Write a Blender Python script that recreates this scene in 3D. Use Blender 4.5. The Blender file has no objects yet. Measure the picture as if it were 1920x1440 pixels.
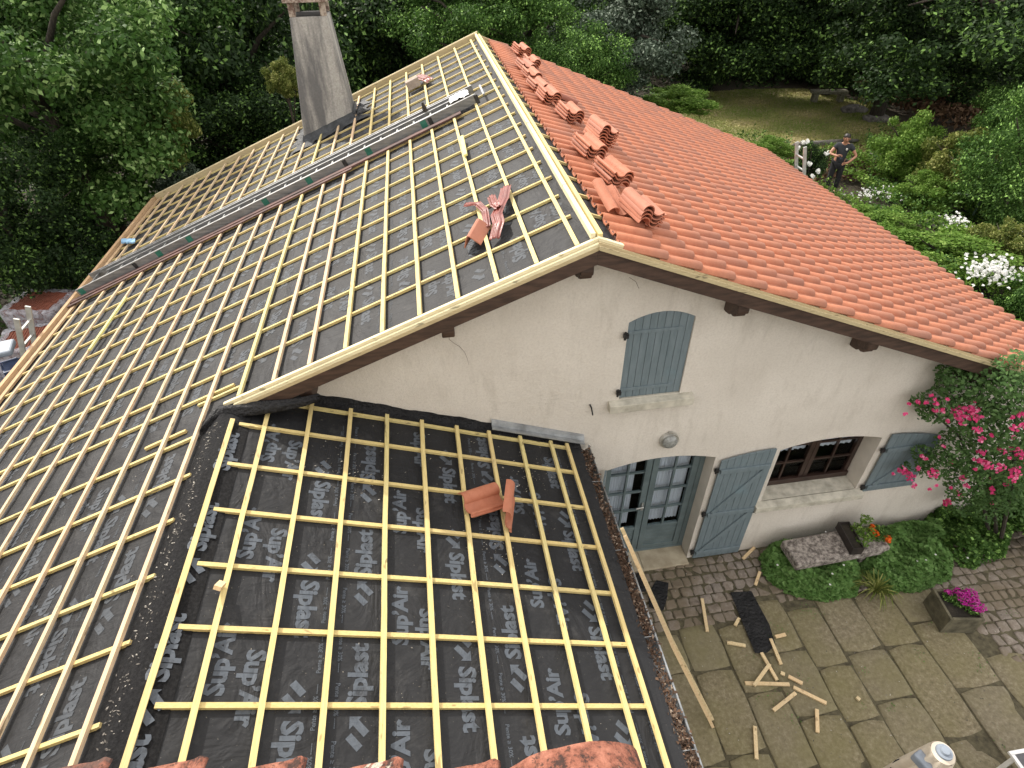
import bpy, math, random
import numpy as np
from mathutils import Vector, Matrix
random.seed(7)
sc = bpy.context.scene
# ------------------------------------------------------------------ camera
CR = Matrix(((0.9887228, 0.10474674, -0.10702965), (-0.14916696, 0.62543891, -0.7658821), (-0.01328314, 0.77321038, 0.63401046)))
CP = Vector((-1.38421878, -4.80713855, 7.6922644)); FPX = 1114.48
cd = bpy.data.cameras.new('camera'); cam = bpy.data.objects.new('camera', cd); sc.collection.objects.link(cam)
cam.matrix_world = Matrix.Translation(CP) @ CR.to_4x4()
cd.sensor_width = 36; cd.lens = FPX/1920*36; cd.clip_start = 0.05; cd.clip_end = 500
sc.camera = cam
# ------------------------------------------------------------------ sky, sun, exposure
SUN = Vector((-0.62, 1.0, 0.99)).normalized()
w = bpy.data.worlds.new('World'); sc.world = w; w.use_nodes = True
nt = w.node_tree; bg = nt.nodes['Background']
sky = nt.nodes.new('ShaderNodeTexSky'); sky.sky_type = 'NISHITA'; sky.sun_disc = False
sky.sun_elevation = math.asin(SUN.z); sky.sun_rotation = math.atan2(SUN.x, SUN.y)
sky.dust_density = 3.0; sky.air_density = 1.0; sky.ozone_density = 1.0
# warm white mixed in: added to soften the sky's blue and lift ambient light
mv = nt.nodes.new('ShaderNodeMix'); mv.data_type = 'RGBA'; mv.inputs[0].default_value = 0.62
mv.inputs[7].default_value = (11.0, 10.3, 9.5, 1); nt.links.new(sky.outputs[0], mv.inputs[6])
nt.links.new(mv.outputs[2], bg.inputs[0]); bg.inputs[1].default_value = 0.15
ld = bpy.data.lights.new('sun', 'SUN'); ld.energy = 3.0; ld.angle = math.radians(1.2); ld.color = (1, 0.95, 0.87)
lo = bpy.data.objects.new('sun', ld); sc.collection.objects.link(lo)
lo.rotation_euler = SUN.to_track_quat('Z', 'Y').to_euler(); lo.location = (0, 0, 30)
sc.view_settings.view_transform = 'Standard'; sc.view_settings.look = 'None'
sc.view_settings.exposure = 0.64; sc.view_settings.gamma = 1
sc.render.engine = 'CYCLES'
# ------------------------------------------------------------------ measured geometry
TA, TB, TC, H, D, O = 0.3944, 0.3919, 0.3811, 5.4482, 9.47, 0.30
EL, ERT = 7.53, 6.95
XA = -3.42; ZA = H+XA*TA
S0, S = 0.158, 0.3513
YN = -4.62                                            # where the annex meets the taller house
def ray(px, py): return CR @ Vector(((px-960)/FPX, -(py-720)/FPX, -1))
def at(px, py, z=0.0):
    d = ray(px, py); return CP+d*((z-CP.z)/d.z)
def atd(px, py, dist): return CP+ray(px, py).normalized()*dist
def atx(px, py, x):
    d = ray(px, py); return CP+d*((x-CP.x)/d.x)
def zL(x): return H+x*TA
def zR(x): return H-x*TB
def zAn(x): return ZA-(x-XA)*TC
NL = Vector((-TA, 0, 1)).normalized(); NR = Vector((TB, 0, 1)).normalized(); NA = Vector((TC, 0, 1)).normalized()
def onL(px, py, h=0.0):
    d = ray(px, py); b = h*math.sqrt(1+TA*TA); return CP+d*((H+b+TA*CP.x-CP.z)/(d.z-TA*d.x))
def onR(px, py, h=0.0):
    d = ray(px, py); b = h*math.sqrt(1+TB*TB); return CP+d*((H+b-TB*CP.x-CP.z)/(d.z+TB*d.x))
def onA(px, py, h=0.0):
    d = ray(px, py); b = h*math.sqrt(1+TC*TC); return CP+d*((ZA+XA*TC+b-TC*CP.x-CP.z)/(d.z+TC*d.x))
# ------------------------------------------------------------------ materials
def rgb(c): return (c[0], c[1], c[2], 1)
class NT:
    def __init__(s, name):
        s.m = bpy.data.materials.new(name); s.m.use_nodes = True; s.t = s.m.node_tree
        s.b = s.t.nodes['Principled BSDF']
    def n(s, typ, **k):
        o = s.t.nodes.new(typ)
        for a, v in k.items(): setattr(o, a, v)
        return o
    def l(s, a, b): s.t.links.new(a, b)
    def coord(s, scale=(1, 1, 1), rot=(0, 0, 0)):
        c = s.n('ShaderNodeTexCoord'); m = s.n('ShaderNodeMapping')
        m.inputs['Scale'].default_value = scale; m.inputs['Rotation'].default_value = rot
        s.l(c.outputs['Object'], m.inputs[0]); return m.outputs[0]
    def noise(s, vec, scale, detail=6, rough=.6, dist=0):
        o = s.n('ShaderNodeTexNoise'); s.l(vec, o.inputs['Vector'])
        o.inputs['Scale'].default_value = scale; o.inputs['Detail'].default_value = detail
        o.inputs['Roughness'].default_value = rough; o.inputs['Distortion'].default_value = dist
        return o.outputs['Fac']
    def ramp(s, fac, stops):
        o = s.n('ShaderNodeValToRGB'); s.l(fac, o.inputs[0]); e = o.color_ramp.elements
        while len(e) < len(stops): e.new(0.5)
        for i, (p, c) in enumerate(stops):
            e[i].position = p; e[i].color = rgb(c) if not isinstance(c, (int, float)) else (c, c, c, 1)
        return o.outputs[0]
    def mix(s, fac, a, b, mode='MIX'):
        o = s.n('ShaderNodeMix'); o.data_type = 'RGBA'; o.blend_type = mode
        for i, v in ((0, fac), (6, a), (7, b)):
            if isinstance(v, (int, float)): o.inputs[i].default_value = v
            elif isinstance(v, tuple): o.inputs[i].default_value = rgb(v)
            else: s.l(v, o.inputs[i])
        return o.outputs[2]
    def math(s, op, a, b):
        o = s.n('ShaderNodeMath'); o.operation = op
        for i, v in ((0, a), (1, b)):
            if isinstance(v, (int, float)): o.inputs[i].default_value = v
            else: s.l(v, o.inputs[i])
        return o.outputs[0]
    def attr(s, name='rnd'):
        o = s.n('ShaderNodeAttribute'); o.attribute_name = name; return o.outputs['Fac']
    def orand(s):
        return s.n('ShaderNodeObjectInfo').outputs['Random']
    def bump(s, h, strength=.3, dist=.01, prev=None):
        o = s.n('ShaderNodeBump'); s.l(h, o.inputs['Height'])
        o.inputs['Strength'].default_value = strength; o.inputs['Distance'].default_value = dist
        if prev is not None: s.l(prev, o.inputs['Normal'])
        return o.outputs[0]
    def out(s, col=None, rough=.7, nrm=None, metal=0, spec=None):
        if col is not None:
            if isinstance(col, tuple): s.b.inputs['Base Color'].default_value = rgb(col)
            else: s.l(col, s.b.inputs['Base Color'])
        if isinstance(rough, (int, float)): s.b.inputs['Roughness'].default_value = rough
        else: s.l(rough, s.b.inputs['Roughness'])
        s.b.inputs['Metallic'].default_value = metal
        if spec is not None: s.b.inputs['Specular IOR Level'].default_value = spec
        if nrm is not None: s.l(nrm, s.b.inputs['Normal'])
        return s.m
def simple(name, a, b, scale=8, rough=.7, bump=.25, bd=.005, metal=0, detail=8, stretch=(1, 1, 1), spec=None, lo=.35, hi=.65):
    k = NT(name); v = k.coord(stretch); f = k.noise(v, scale, detail)
    f2 = k.noise(v, scale*6, 4)
    c = k.ramp(f, [(lo, a), (hi, b)])
    return k.out(c, rough, k.bump(f2, bump, bd), metal, spec)
def wood(name, a, b, grain, var=.35):
    k = NT(name); v = k.coord(grain); f = k.noise(v, 14, 8, .65, .6)
    c = k.ramp(f, [(.3, a), (.62, b)])
    kn = k.noise(k.coord(tuple(x**.5 for x in grain)), 7, 2)
    c = k.mix(k.ramp(kn, [(.64, 0.0), (.69, .75)]), c, tuple(x*.30 for x in a))
    r = k.orand()
    c = k.mix(k.math('MULTIPLY', r, var), c, tuple(x*y for x, y in zip(b, (1.0, .78, .72))))
    dirt = k.noise(k.coord((1, 1, 1)), 1.7, 5)
    c = k.mix(k.ramp(dirt, [(.52, 0.0), (.75, .35)]), c, (.34, .27, .19))
    return k.out(c, .75, k.bump(f, .25, .003))
M = {}
M['bat_y'] = wood('pine_batten_lengthwise', (.44, .36, .13), (.66, .57, .26), (8, .5, 8))
M['bat_x'] = wood('pine_batten_crosswise', (.42, .33, .12), (.63, .53, .23), (.5, 8, 8))
M['bat_t'] = wood('pinkish_pine_batten', (.38, .27, .15), (.64, .52, .34), (8, .5, 8), .5)
M['bat_z'] = wood('pine_offcut', (.52, .39, .20), (.72, .60, .36), (3, 3, 3), .5)
M['bat_new'] = wood('fresh_yellow_batten', (.60, .56, .18), (.74, .70, .28), (3, 1, 3), .1)
M['bat_old'] = wood('weathered_tan_board', (.26, .17, .09), (.50, .36, .20), (6, .6, 6))
M['verge'] = wood('pale_verge_board', (.60, .52, .30), (.75, .69, .46), (.6, 8, 8), .1)
M['verge2'] = wood('tan_verge_board', (.34, .27, .15), (.50, .42, .24), (.6, 8, 8), .3)
M['brown'] = simple('dark_brown_stained_wood', (.030, .016, .010), (.075, .042, .028), 5, .6, .3, .004, stretch=(1, 6, 6))
M['redplank'] = simple('red_brown_board', (.035, .014, .010), (.11, .042, .030), 6, .7, .3, .004)
M['joint'] = simple('sandy_dirt_joint', (.050, .042, .024), (.120, .105, .060), 14, .95, .8, .01)
M['soil'] = simple('black_soil', (.012, .010, .007), (.035, .028, .018), 9, .95, .6, .02)
# membrane
def membrane(name, a, b, pr=False, pc=(.115, .14, .165)):
    k = NT(name); v = k.coord()
    big = k.noise(k.coord((1.2, .5, 1)), 1.6, 4)
    dust = k.noise(v, 3.5, 9, .7)
    c = k.ramp(big, [(.3, a), (.7, b)])
    c = k.mix(k.ramp(dust, [(.55, 0.0), (.8, .45)]), c, (.085, .083, .080))
    fine = k.noise(v, 160, 3)
    sp = k.noise(v, 55, 4, .7)
    c = k.mix(k.ramp(sp, [(.68, 0.0), (.72, .6)]), c, (.38, .34, .27))
    if pr:
        wear = k.noise(v, 6, 8, .75)
        c = k.mix(k.ramp(wear, [(.32, .8), (.48, .05)]), pc, c)
    cr = k.noise(k.coord((2.2, 1.2, 2.2), (0, 0, .55)), 1.5, 3, .5, 2.2)
    cr2 = k.noise(k.coord((1.0, 2.4, 1), (0, 0, -.6)), 2.6, 3, .5, 2.5)
    n1 = k.bump(cr, .55, .05); n2 = k.bump(cr2, .4, .03, n1); n3 = k.bump(fine, .25, .002, n2)
    return k.out(c, .68, n3, spec=.3)
M['mem'] = membrane('black_roofing_membrane', (.010, .0105, .012), (.021, .0215, .023))
M['print'] = membrane('grey_print_on_membrane', (.016, .016, .017), (.032, .031, .030), True, (.062, .070, .080))
M['print2'] = membrane('clear_grey_print_on_membrane', (.012, .012, .013), (.026, .026, .026), True, (.080, .093, .110))
M['mem2'] = membrane('paler_roofing_membrane', (.014, .0145, .016), (.030, .0305, .032))  # main slope sheet: the same membrane in a slightly paler grey
M['memridge'] = simple('gritty_black_membrane', (.006, .006, .007), (.024, .024, .025), 45, .75, .9, .012, lo=.42, hi=.75, spec=.2)
M['memblack'] = simple('crumpled_black_membrane', (.005, .005, .006), (.016, .016, .017), 4, .55, .9, .05, spec=.35)
# plaster wall
k = NT('beige_rough_render'); v = k.coord()
f = k.noise(v, .9, 6); c = k.ramp(f, [(.3, (.59, .545, .475)), (.7, (.70, .655, .58))])
g = k.noise(v, 70, 6, .7)
st = k.noise(k.coord((2.2, 2.2, .6)), 2.1, 7, .7)
c = k.mix(k.ramp(st, [(.52, 0.0), (.74, .42)]), c, (.36, .32, .26))
c = k.mix(k.ramp(k.noise(v, 38, 6, .8), [(.45, 0.0), (.75, .45)]), c, (.36, .32, .27))
M['wall'] = k.out(c, .95, k.bump(k.noise(v, 11, 5), .45, .02, k.bump(g, .8, .012)))
M['reveal'] = simple('smooth_beige_reveal', (.56, .52, .45), (.66, .61, .53), 3, .9, .3)
M['sill'] = simple('weathered_stone_sill', (.34, .32, .26), (.56, .53, .44), 7, .9, .5, .006)
k = NT('blue_grey_painted_wood'); v = k.coord((4, 4, .7)); f = k.noise(v, 5, 8, .7)
c = k.ramp(f, [(.3, (.110, .148, .163)), (.7, (.170, .212, .230))]); 
c = k.mix(k.ramp(k.noise(k.coord(), 2.4, 6), [(.6, 0.0), (.8, .5)]), c, (.16, .26, .30))
M['shutter'] = k.out(c, .6, k.bump(f, .2, .003))
M['doorpaint'] = simple('grey_green_door_paint', (.085, .115, .120), (.125, .165, .170), 4, .5, .1)
M['iron'] = simple('black_iron', (.02, .02, .022), (.06, .06, .06), 20, .5, .2, metal=.6)
M['winwood'] = simple('dark_red_brown_frame', (.022, .012, .009), (.045, .025, .019), 5, .4, .15)
k = NT('window_glass'); k.b.inputs['Roughness'].default_value = .04; k.b.inputs['Base Color'].default_value = (.9, .95, .95, 1)
k.b.inputs['Transmission Weight'].default_value = 1.0; k.b.inputs['IOR'].default_value = 1.1
M['glass'] = k.m
k = NT('lilac_grey_curtain'); f = k.noise(k.coord((60, 60, 1)), 2, 3)
M['curtain'] = k.out(k.ramp(f, [(.3, (.40, .41, .47)), (.7, (.58, .60, .67))]), .9, k.bump(f, .5, .01))
M['crackline'] = simple('dark_crack_line', (.16, .13, .10), (.22, .19, .15), 9, .95, .2)  # darker line colour of the hairline cracks
M['dark'] = simple('unlit_interior', (.01, .01, .01), (.02, .018, .016), 2, .9, .1)
M['stonetile'] = simple('beige_threshold_stone', (.30, .25, .17), (.46, .40, .29), 5, .8, .3)
M['zinc'] = simple('grey_zinc', (.20, .21, .215), (.40, .42, .43), 6, .45, .15, metal=.5)
M['alu'] = simple('dull_aluminium', (.17, .175, .175), (.29, .292, .29), 9, .45, .1, metal=.55, stretch=(.4, 3, 3))
M['alubright'] = simple('bright_aluminium', (.27, .275, .275), (.42, .42, .415), 9, .45, .1, metal=.4)
M['green'] = simple('green_tape', (.01, .10, .065), (.03, .17, .12), 9, .5, .1)
M['whitebit'] = simple('chalky_white_debris', (.45, .42, .36), (.75, .72, .66), 20, .9, .3)
# terracotta roof tiles
def clay(name, a, b, dark, attr=True, spots=.5):
    k = NT(name); v = k.coord()
    f = k.noise(v, 14, 7, .65)
    base = k.ramp(f, [(.3, a), (.7, b)])
    if attr:
        base = k.mix(k.ramp(k.attr('rnd'), [(0.0, 0.0), (.6, .15), (1.0, .65)]), base, dark)
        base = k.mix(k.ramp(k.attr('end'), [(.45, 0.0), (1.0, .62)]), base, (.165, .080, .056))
    else:
        base = k.mix(k.math('MULTIPLY', k.orand(), .6), base, dark)
    base = k.mix(k.ramp(k.noise(v, 2.2, 8, .7), [(.55, 0.0), (.8, .4)]), base, (.26, .15, .12))
    base = k.mix(k.ramp(k.noise(v, 90, 3), [(.70, 0.0), (.74, spots)]), base, (.62, .36, .22))
    return k.out(base, .72, k.bump(k.noise(v, 120, 4), .3, .003))
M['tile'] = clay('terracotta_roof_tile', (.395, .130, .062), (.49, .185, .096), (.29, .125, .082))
M['tile1'] = clay('terracotta_loose_tile', (.38, .125, .062), (.48, .18, .098), (.30, .13, .09), False, .2)
M['tiledk'] = clay('brown_red_tile', (.20, .06, .035), (.33, .11, .065), (.16, .06, .04), False, .2)
k = NT('old_lichened_tile'); v = k.coord()
c = k.ramp(k.noise(v, 30, 8, .75), [(.40, (.045, .020, .014)), (.48, (.25, .085, .050)), (.62, (.42, .17, .11))])
c = k.mix(k.ramp(k.noise(v, 7, 6, .7), [(.55, 0.0), (.62, .7)]), c, (.055, .045, .04))
c = k.mix(k.ramp(k.noise(v, 11, 5, .6, .5), [(.62, 0.0), (.64, .9)]), c, (.55, .49, .40))
c = k.mix(k.ramp(k.noise(v, 85, 4, .6), [(.58, 0.0), (.66, .85)]), c, (.05, .022, .014))
M['oldtile'] = k.out(c, .9, k.bump(k.noise(v, 70, 6, .8), 1.0, .006))
M['redroll'] = simple('dark_red_ridge_roll', (.14, .026, .018), (.23, .055, .040), 10, .35, .4, .004)
M['redline'] = simple('pale_butyl_strip', (.25, .09, .075), (.36, .16, .14), 10, .35, .2)
# chimney render
k = NT('stained_chimney_render'); v = k.coord()
c = k.ramp(k.noise(v, 30, 8, .8), [(.3, (.24, .23, .21)), (.7, (.50, .475, .43))])
strk = k.noise(k.coord((4, 4, .55)), 1.0, 5, .6)
c = k.mix(k.ramp(strk, [(.42, .0), (.58, .80)]), c, (.085, .085, .088))
M['chim'] = k.out(c, .95, k.bump(k.noise(v, 45, 6, .8), .9, .015))
M['chimcap'] = simple('rough_chimney_cap_stone', (.17, .11, .085), (.45, .38, .31), 16, .95, .9, .02, lo=.4, hi=.6)
M['lead'] = simple('dark_wrinkled_lead', (.016, .018, .020), (.060, .065, .07), 6, .6, .9, .03)
# stone and ground
def stone(name, stops, moss, mlo=.5, mhi=.62, mm=.7, sc_=9):
    k = NT(name); v = k.coord(); f = k.noise(v, sc_, 9, .75)
    c = k.ramp(f, stops)
    r = k.attr('rnd'); c = k.mix(k.ramp(r, [(0, 0.0), (1, .5)]), c, tuple(x*.55 for x in stops[-1][1]))
    c = k.mix(k.ramp(k.noise(v, .9, 7, .65), [(mlo, 0.0), (mhi, mm)]), c, moss)
    c = k.mix(k.ramp(k.noise(v, 34, 5, .7), [(.62, 0.0), (.70, .5)]), c, (.030, .022, .015))
    c = k.mix(k.ramp(k.noise(v, 60, 3, .6), [(.70, 0.0), (.73, .55)]), c, (.30, .27, .21))
    return k.out(c, .92, k.bump(k.noise(v, 26, 7, .75), .8, .012))
M['slab'] = stone('mossy_paving_slab', [(.3, (.085, .068, .040)), (.5, (.195, .162, .100)), (.7, (.35, .31, .215))], (.165, .148, .058), .38, .66, .65, 19)
M['cobble'] = stone('worn_granite_sett', [(.3, (.12, .095, .075)), (.5, (.23, .19, .155)), (.7, (.38, .34, .295))], (.155, .122, .080), .42, .60, .85, 13)
M['granite'] = simple('lichened_granite', (.09, .075, .065), (.38, .34, .30), 22, .95, .9, .01, lo=.38, hi=.62)
k = NT('earth_and_leaf_litter'); v = k.coord(); f = k.noise(v, .5, 8, .7)
c = k.ramp(f, [(.3, (.022, .022, .010)), (.55, (.050, .038, .022)), (.75, (.045, .055, .018))])
M['ground'] = k.out(c, .95, k.bump(k.noise(v, 9, 8, .8), 1.0, .08))
k = NT('patchy_dry_lawn'); v = k.coord(); f = k.noise(v, .55, 8, .7)
c = k.ramp(f, [(.32, (.20, .23, .06)), (.5, (.38, .34, .14)), (.7, (.52, .42, .24))])
c = k.mix(k.ramp(k.noise(v, 12, 6, .8), [(.4, .5), (.7, 0.0)]), c, (.05, .055, .02))
M['lawn'] = k.out(c, .95, k.bump(k.noise(v, 30, 6, .8), .9, .05))
def leafmat(name, a, b, c3=None, trans=.25, rough=.62):
    k = NT(name); r = k.attr('rnd'); stops = [(0.0, a), (.75, b), (1.0, c3 or b)]  # last stop: on tree crowns, sunlit highlights painted onto random leaves
    c = k.ramp(r, stops)
    c = k.mix(k.ramp(k.noise(k.coord(), .9, 3), [(.3, .35), (.7, 0.0)]), c, tuple(x*.7 for x in a))
    k.out(c, rough, spec=.22)
    tr = k.n('ShaderNodeBsdfTranslucent'); k.l(c, tr.inputs[0])
    mx = k.n('ShaderNodeMixShader'); mx.inputs[0].default_value = trans
    k.l(k.b.outputs[0], mx.inputs[1]); k.l(tr.outputs[0], mx.inputs[2])
    k.l(mx.outputs[0], k.t.nodes['Material Output'].inputs[0]); return k.m
M['lf_bright'] = leafmat('bright_green_leaves', (0.031, 0.080, 0.014), (0.090, 0.186, 0.037), (0.398, 0.582, 0.214), .3)
M['lf_mid'] = leafmat('mid_green_leaves', (0.037, 0.094, 0.015), (0.081, 0.164, 0.031), (0.395, 0.663, 0.165), .3)
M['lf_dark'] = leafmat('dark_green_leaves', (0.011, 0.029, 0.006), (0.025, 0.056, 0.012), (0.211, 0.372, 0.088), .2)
M['lf_yel'] = leafmat('yellow_green_leaves', (0.088, 0.126, 0.023), (0.202, 0.227, 0.050), (0.508, 0.508, 0.181), .35)
M['lf_silver'] = leafmat('silver_grey_leaves', (0.040, 0.064, 0.038), (0.084, 0.116, 0.078), (0.291, 0.354, 0.270), .15)
M['lf_garden'] = leafmat('fresh_garden_leaves', (0.081, 0.167, 0.018), (0.161, 0.276, 0.044), (0.335, 0.480, 0.116), .35)
M['lf_gera'] = leafmat('geranium_leaves', (.085, .180, .040), (.14, .26, .070), (.19, .31, .10), .2, .6)
M['lf_brown'] = leafmat('dry_brown_foliage', (0.060, 0.033, 0.018), (0.128, 0.078, 0.042), (0.252, 0.162, 0.090), .1, .8)
M['lf_rose'] = leafmat('rose_leaves', (.045, .10, .025), (.085, .165, .045), (.14, .24, .08), .25)
M['lf_mull'] = leafmat('downy_grey_green_leaves', (0.053, 0.090, 0.053), (0.098, 0.143, 0.083), (0.150, 0.195, 0.128), .1, .8)
M['fl_white'] = leafmat('white_petals', (.70, .70, .66), (.80, .80, .78), None, .2, .8)
M['fl_pink'] = leafmat('hot_pink_petals', (.62, .03, .15), (.80, .10, .28), (.90, .38, .52), .25, .6)
M['fl_mag'] = leafmat('magenta_petals', (.40, .01, .22), (.62, .04, .40), (.75, .2, .55), .25, .6)
M['fl_or'] = leafmat('orange_petals', (.75, .10, .01), (.85, .20, .02), None, .25, .6)
M['grit'] = leafmat('pale_grit', (.06, .057, .05), (.22, .20, .175), (.55, .52, .45), .0, .9)
M['lf_litter'] = leafmat('dead_fallen_leaves', (.05, .032, .022), (.15, .088, .055), (.42, .34, .26), .05, .8)
M['bark'] = simple('tree_bark', (.022, .018, .013), (.075, .060, .042), 7, .95, 1.0, .03, stretch=(3, 3, .6))
M['skin'] = simple('skin', (.36, .17, .10), (.44, .22, .14), 6, .5, .1)
M['hair'] = simple('black_hair', (.008, .006, .005), (.02, .014, .010), 30, .5, .4)
M['shirt'] = simple('charcoal_tshirt', (.018, .020, .024), (.032, .035, .040), 7, .9, .4, .01)
M['trous'] = simple('black_work_trousers', (.008, .008, .010), (.022, .022, .024), 7, .9, .5, .01)
M['cream'] = simple('cream_parasol_fabric', (.55, .48, .38), (.68, .61, .50), 6, .9, .2)
M['capgrey'] = simple('blue_grey_plastic', (.17, .20, .24), (.26, .30, .35), 6, .5, .1)
M['plastic'] = simple('clear_grey_film', (.14, .14, .16), (.34, .34, .37), 3, .25, .9, .04)
M['bluepl'] = simple('pale_blue_cloth', (.16, .32, .50), (.30, .50, .68), 12, .7, .5, .01)
M['navy'] = simple('navy_plastic', (.012, .02, .05), (.03, .05, .11), 10, .5, .3)
M['white'] = simple('white_paint', (.70, .70, .68), (.80, .80, .78), 6, .5, .1)
M['slate'] = simple('dark_grey_tabletop', (.06, .06, .065), (.11, .11, .115), 9, .3, .1)
M['taupe'] = simple('taupe_block', (.26, .21, .17), (.36, .30, .25), 9, .9, .4)
M['potstone'] = simple('mossy_concrete_planter', (.055, .05, .030), (.14, .125, .08), 8, .95, .5)
M['potblack'] = simple('black_plastic_trough', (.012, .010, .009), (.035, .026, .022), 12, .6, .3)
M['lampglass'] = simple('ribbed_grey_glass', (.16, .165, .155), (.30, .31, .29), 30, .12, .4, .004, spec=.8)
M['chrome'] = simple('brushed_steel_ring', (.42, .42, .40), (.60, .60, .57), 12, .3, .1, metal=.8)
# ------------------------------------------------------------------ mesh helpers
def link(o, parent=None):
    sc.collection.objects.link(o)
    if parent is not None: o.parent = parent
    return o
def tag(o, label=None, cat=None, group=None, kind=None):
    if label: o['label'] = label
    if cat: o['category'] = cat
    if group: o['group'] = group
    if kind: o['kind'] = kind
    return o
def empty(name, loc, label, cat, group=None, rz=0):
    o = bpy.data.objects.new(name, None); o.location = loc; o.rotation_euler = (0, 0, rz); link(o)
    return tag(o, label, cat, group)
class MB:
    def __init__(s): s.v = []; s.f = []; s.r = []; s.mi = []; s.cr = 0.5; s.cm = 0; s.e = None
    def add(s, vs, fs):
        b = len(s.v); s.v += [tuple(p) for p in vs]
        for f in fs: s.f.append(tuple(b+i for i in f)); s.r.append(s.cr); s.mi.append(s.cm)
        return s
    def hexa(s, p): # 4 bottom, 4 top
        return s.add(p, [(3, 2, 1, 0), (4, 5, 6, 7), (0, 1, 5, 4), (1, 2, 6, 5), (2, 3, 7, 6), (3, 0, 4, 7)])
    def box(s, c, d, rz=0, rot=None):
        x, y, z = d[0]/2, d[1]/2, d[2]/2
        R = rot if rot is not None else Matrix.Rotation(rz, 3, 'Z')
        c = Vector(c)
        return s.hexa([c+R@Vector(q) for q in ((-x, -y, -z), (x, -y, -z), (x, y, -z), (-x, y, -z), (-x, -y, z), (x, -y, z), (x, y, z), (-x, y, z))])
    def beam(s, a, b, wd, ht, up=(0, 0, 1), nseg=1, jit=0.0):
        a = Vector(a); b = Vector(b); d = (b-a).normalized(); up = Vector(up)
        sd = d.cross(up).normalized(); u = sd.cross(d).normalized()
        rings = []
        for i in range(nseg+1):
            p = a.lerp(b, i/nseg)
            if 0 < i < nseg and jit: p = p+sd*random.uniform(-jit, jit)+u*random.uniform(0, jit*.5)
            rings.append([p+sd*wd*sx/2+u*ht*sz/2 for sx, sz in ((-1, -1), (1, -1), (1, 1), (-1, 1))])
        vs = [p for r in rings for p in r]; fs = [(0, 1, 2, 3), tuple(4*nseg+i for i in (3, 2, 1, 0))]
        for i in range(nseg):
            for k in range(4): fs.append((4*i+k, 4*i+4+k, 4*i+4+(k+1) % 4, 4*i+(k+1) % 4))
        return s.add(vs, fs)
    def tube(s, pts, rad, n=10, cap=True):
        pts = [Vector(p) for p in pts]; vs = []; fs = []
        if isinstance(rad, (int, float)): rad = [rad]*len(pts)
        prev = None
        for i, p in enumerate(pts):
            d = (pts[min(i+1, len(pts)-1)]-pts[max(i-1, 0)]).normalized()
            a = d.cross(Vector((0, 0, 1)) if abs(d.z) < .9 else Vector((1, 0, 0))).normalized() if prev is None else (prev-d*prev.dot(d)).normalized()
            prev = a; b = d.cross(a)
            for k in range(n):
                t = 2*math.pi*k/n; vs.append(p+(a*math.cos(t)+b*math.sin(t))*rad[i])
        for i in range(len(pts)-1):
            for k in range(n): fs.append((i*n+k, i*n+(k+1) % n, (i+1)*n+(k+1) % n, (i+1)*n+k))
        if cap: fs += [tuple(range(n))[::-1], tuple((len(pts)-1)*n+k for k in range(n))]
        return s.add(vs, fs)
    def lathe(s, prof, c=(0, 0, 0), n=24, R=None):
        vs = []; fs = []; c = Vector(c); R = R or Matrix.Identity(3)
        for r, z in prof:
            for k in range(n):
                t = 2*math.pi*k/n; vs.append(c+R@Vector((r*math.cos(t), r*math.sin(t), z)))
        for i in range(len(prof)-1):
            for k in range(n): fs.append((i*n+k, i*n+(k+1) % n, (i+1)*n+(k+1) % n, (i+1)*n+k))
        fs += [tuple(range(n))[::-1], tuple((len(prof)-1)*n+k for k in range(n))]
        return s.add(vs, fs)
    def prism(s, poly, a, b):    # poly of Vectors; extruded from offset a to offset b
        n = len(poly); a = Vector(a); b = Vector(b)
        vs = [Vector(p)+a for p in poly]+[Vector(p)+b for p in poly]
        fs = [tuple(range(n)), tuple(range(2*n-1, n-1, -1))]+[(i, i+n, (i+1) % n+n, (i+1) % n) for i in range(n)]
        return s.add(vs, fs)
    def grid(s, pts):            # rows of points
        nr, nc = len(pts), len(pts[0])
        return s.add([p for r in pts for p in r], [(i*nc+j, i*nc+j+1, (i+1)*nc+j+1, (i+1)*nc+j) for i in range(nr-1) for j in range(nc-1)])
    def build(s, name, mat, parent=None, smooth=False, bevel=0, attr=False, origin=None):
        me = bpy.data.meshes.new(name)
        vs = s.v
        if origin is not None: vs = [tuple(Vector(p)-Vector(origin)) for p in vs]
        me.from_pydata(vs, [], s.f); mats = mat if isinstance(mat, list) else [mat]
        for m in mats: me.materials.append(m)
        if len(mats) > 1: me.polygons.foreach_set('material_index', s.mi)
        if smooth: me.polygons.foreach_set('use_smooth', [True]*len(s.f))
        if attr:
            at_ = me.attributes.new('rnd', 'FLOAT', 'FACE'); at_.data.foreach_set('value', s.r)
        if s.e is not None:
            at_ = me.attributes.new('end', 'FLOAT', 'POINT'); at_.data.foreach_set('value', s.e)
        me.update(); o = bpy.data.objects.new(name, me)
        if origin is not None and parent is None: o.location = origin
        link(o, parent)
        if bevel:
            bm = o.modifiers.new('bevel', 'BEVEL'); bm.width = bevel; bm.segments = 2; bm.limit_method = 'ANGLE'
        return o
def autosm(o, ang=40):
    try:
        o.data.polygons.foreach_set('use_smooth', [True]*len(o.data.polygons)); o.data.set_sharp_from_angle(angle=math.radians(ang))
    except Exception: pass
    return o
def copy_tree(o, parent=None):
    c = o.copy(); sc.collection.objects.link(c); c.parent = parent
    for ch in list(o.children): copy_tree(ch, c)
    return c
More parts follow.
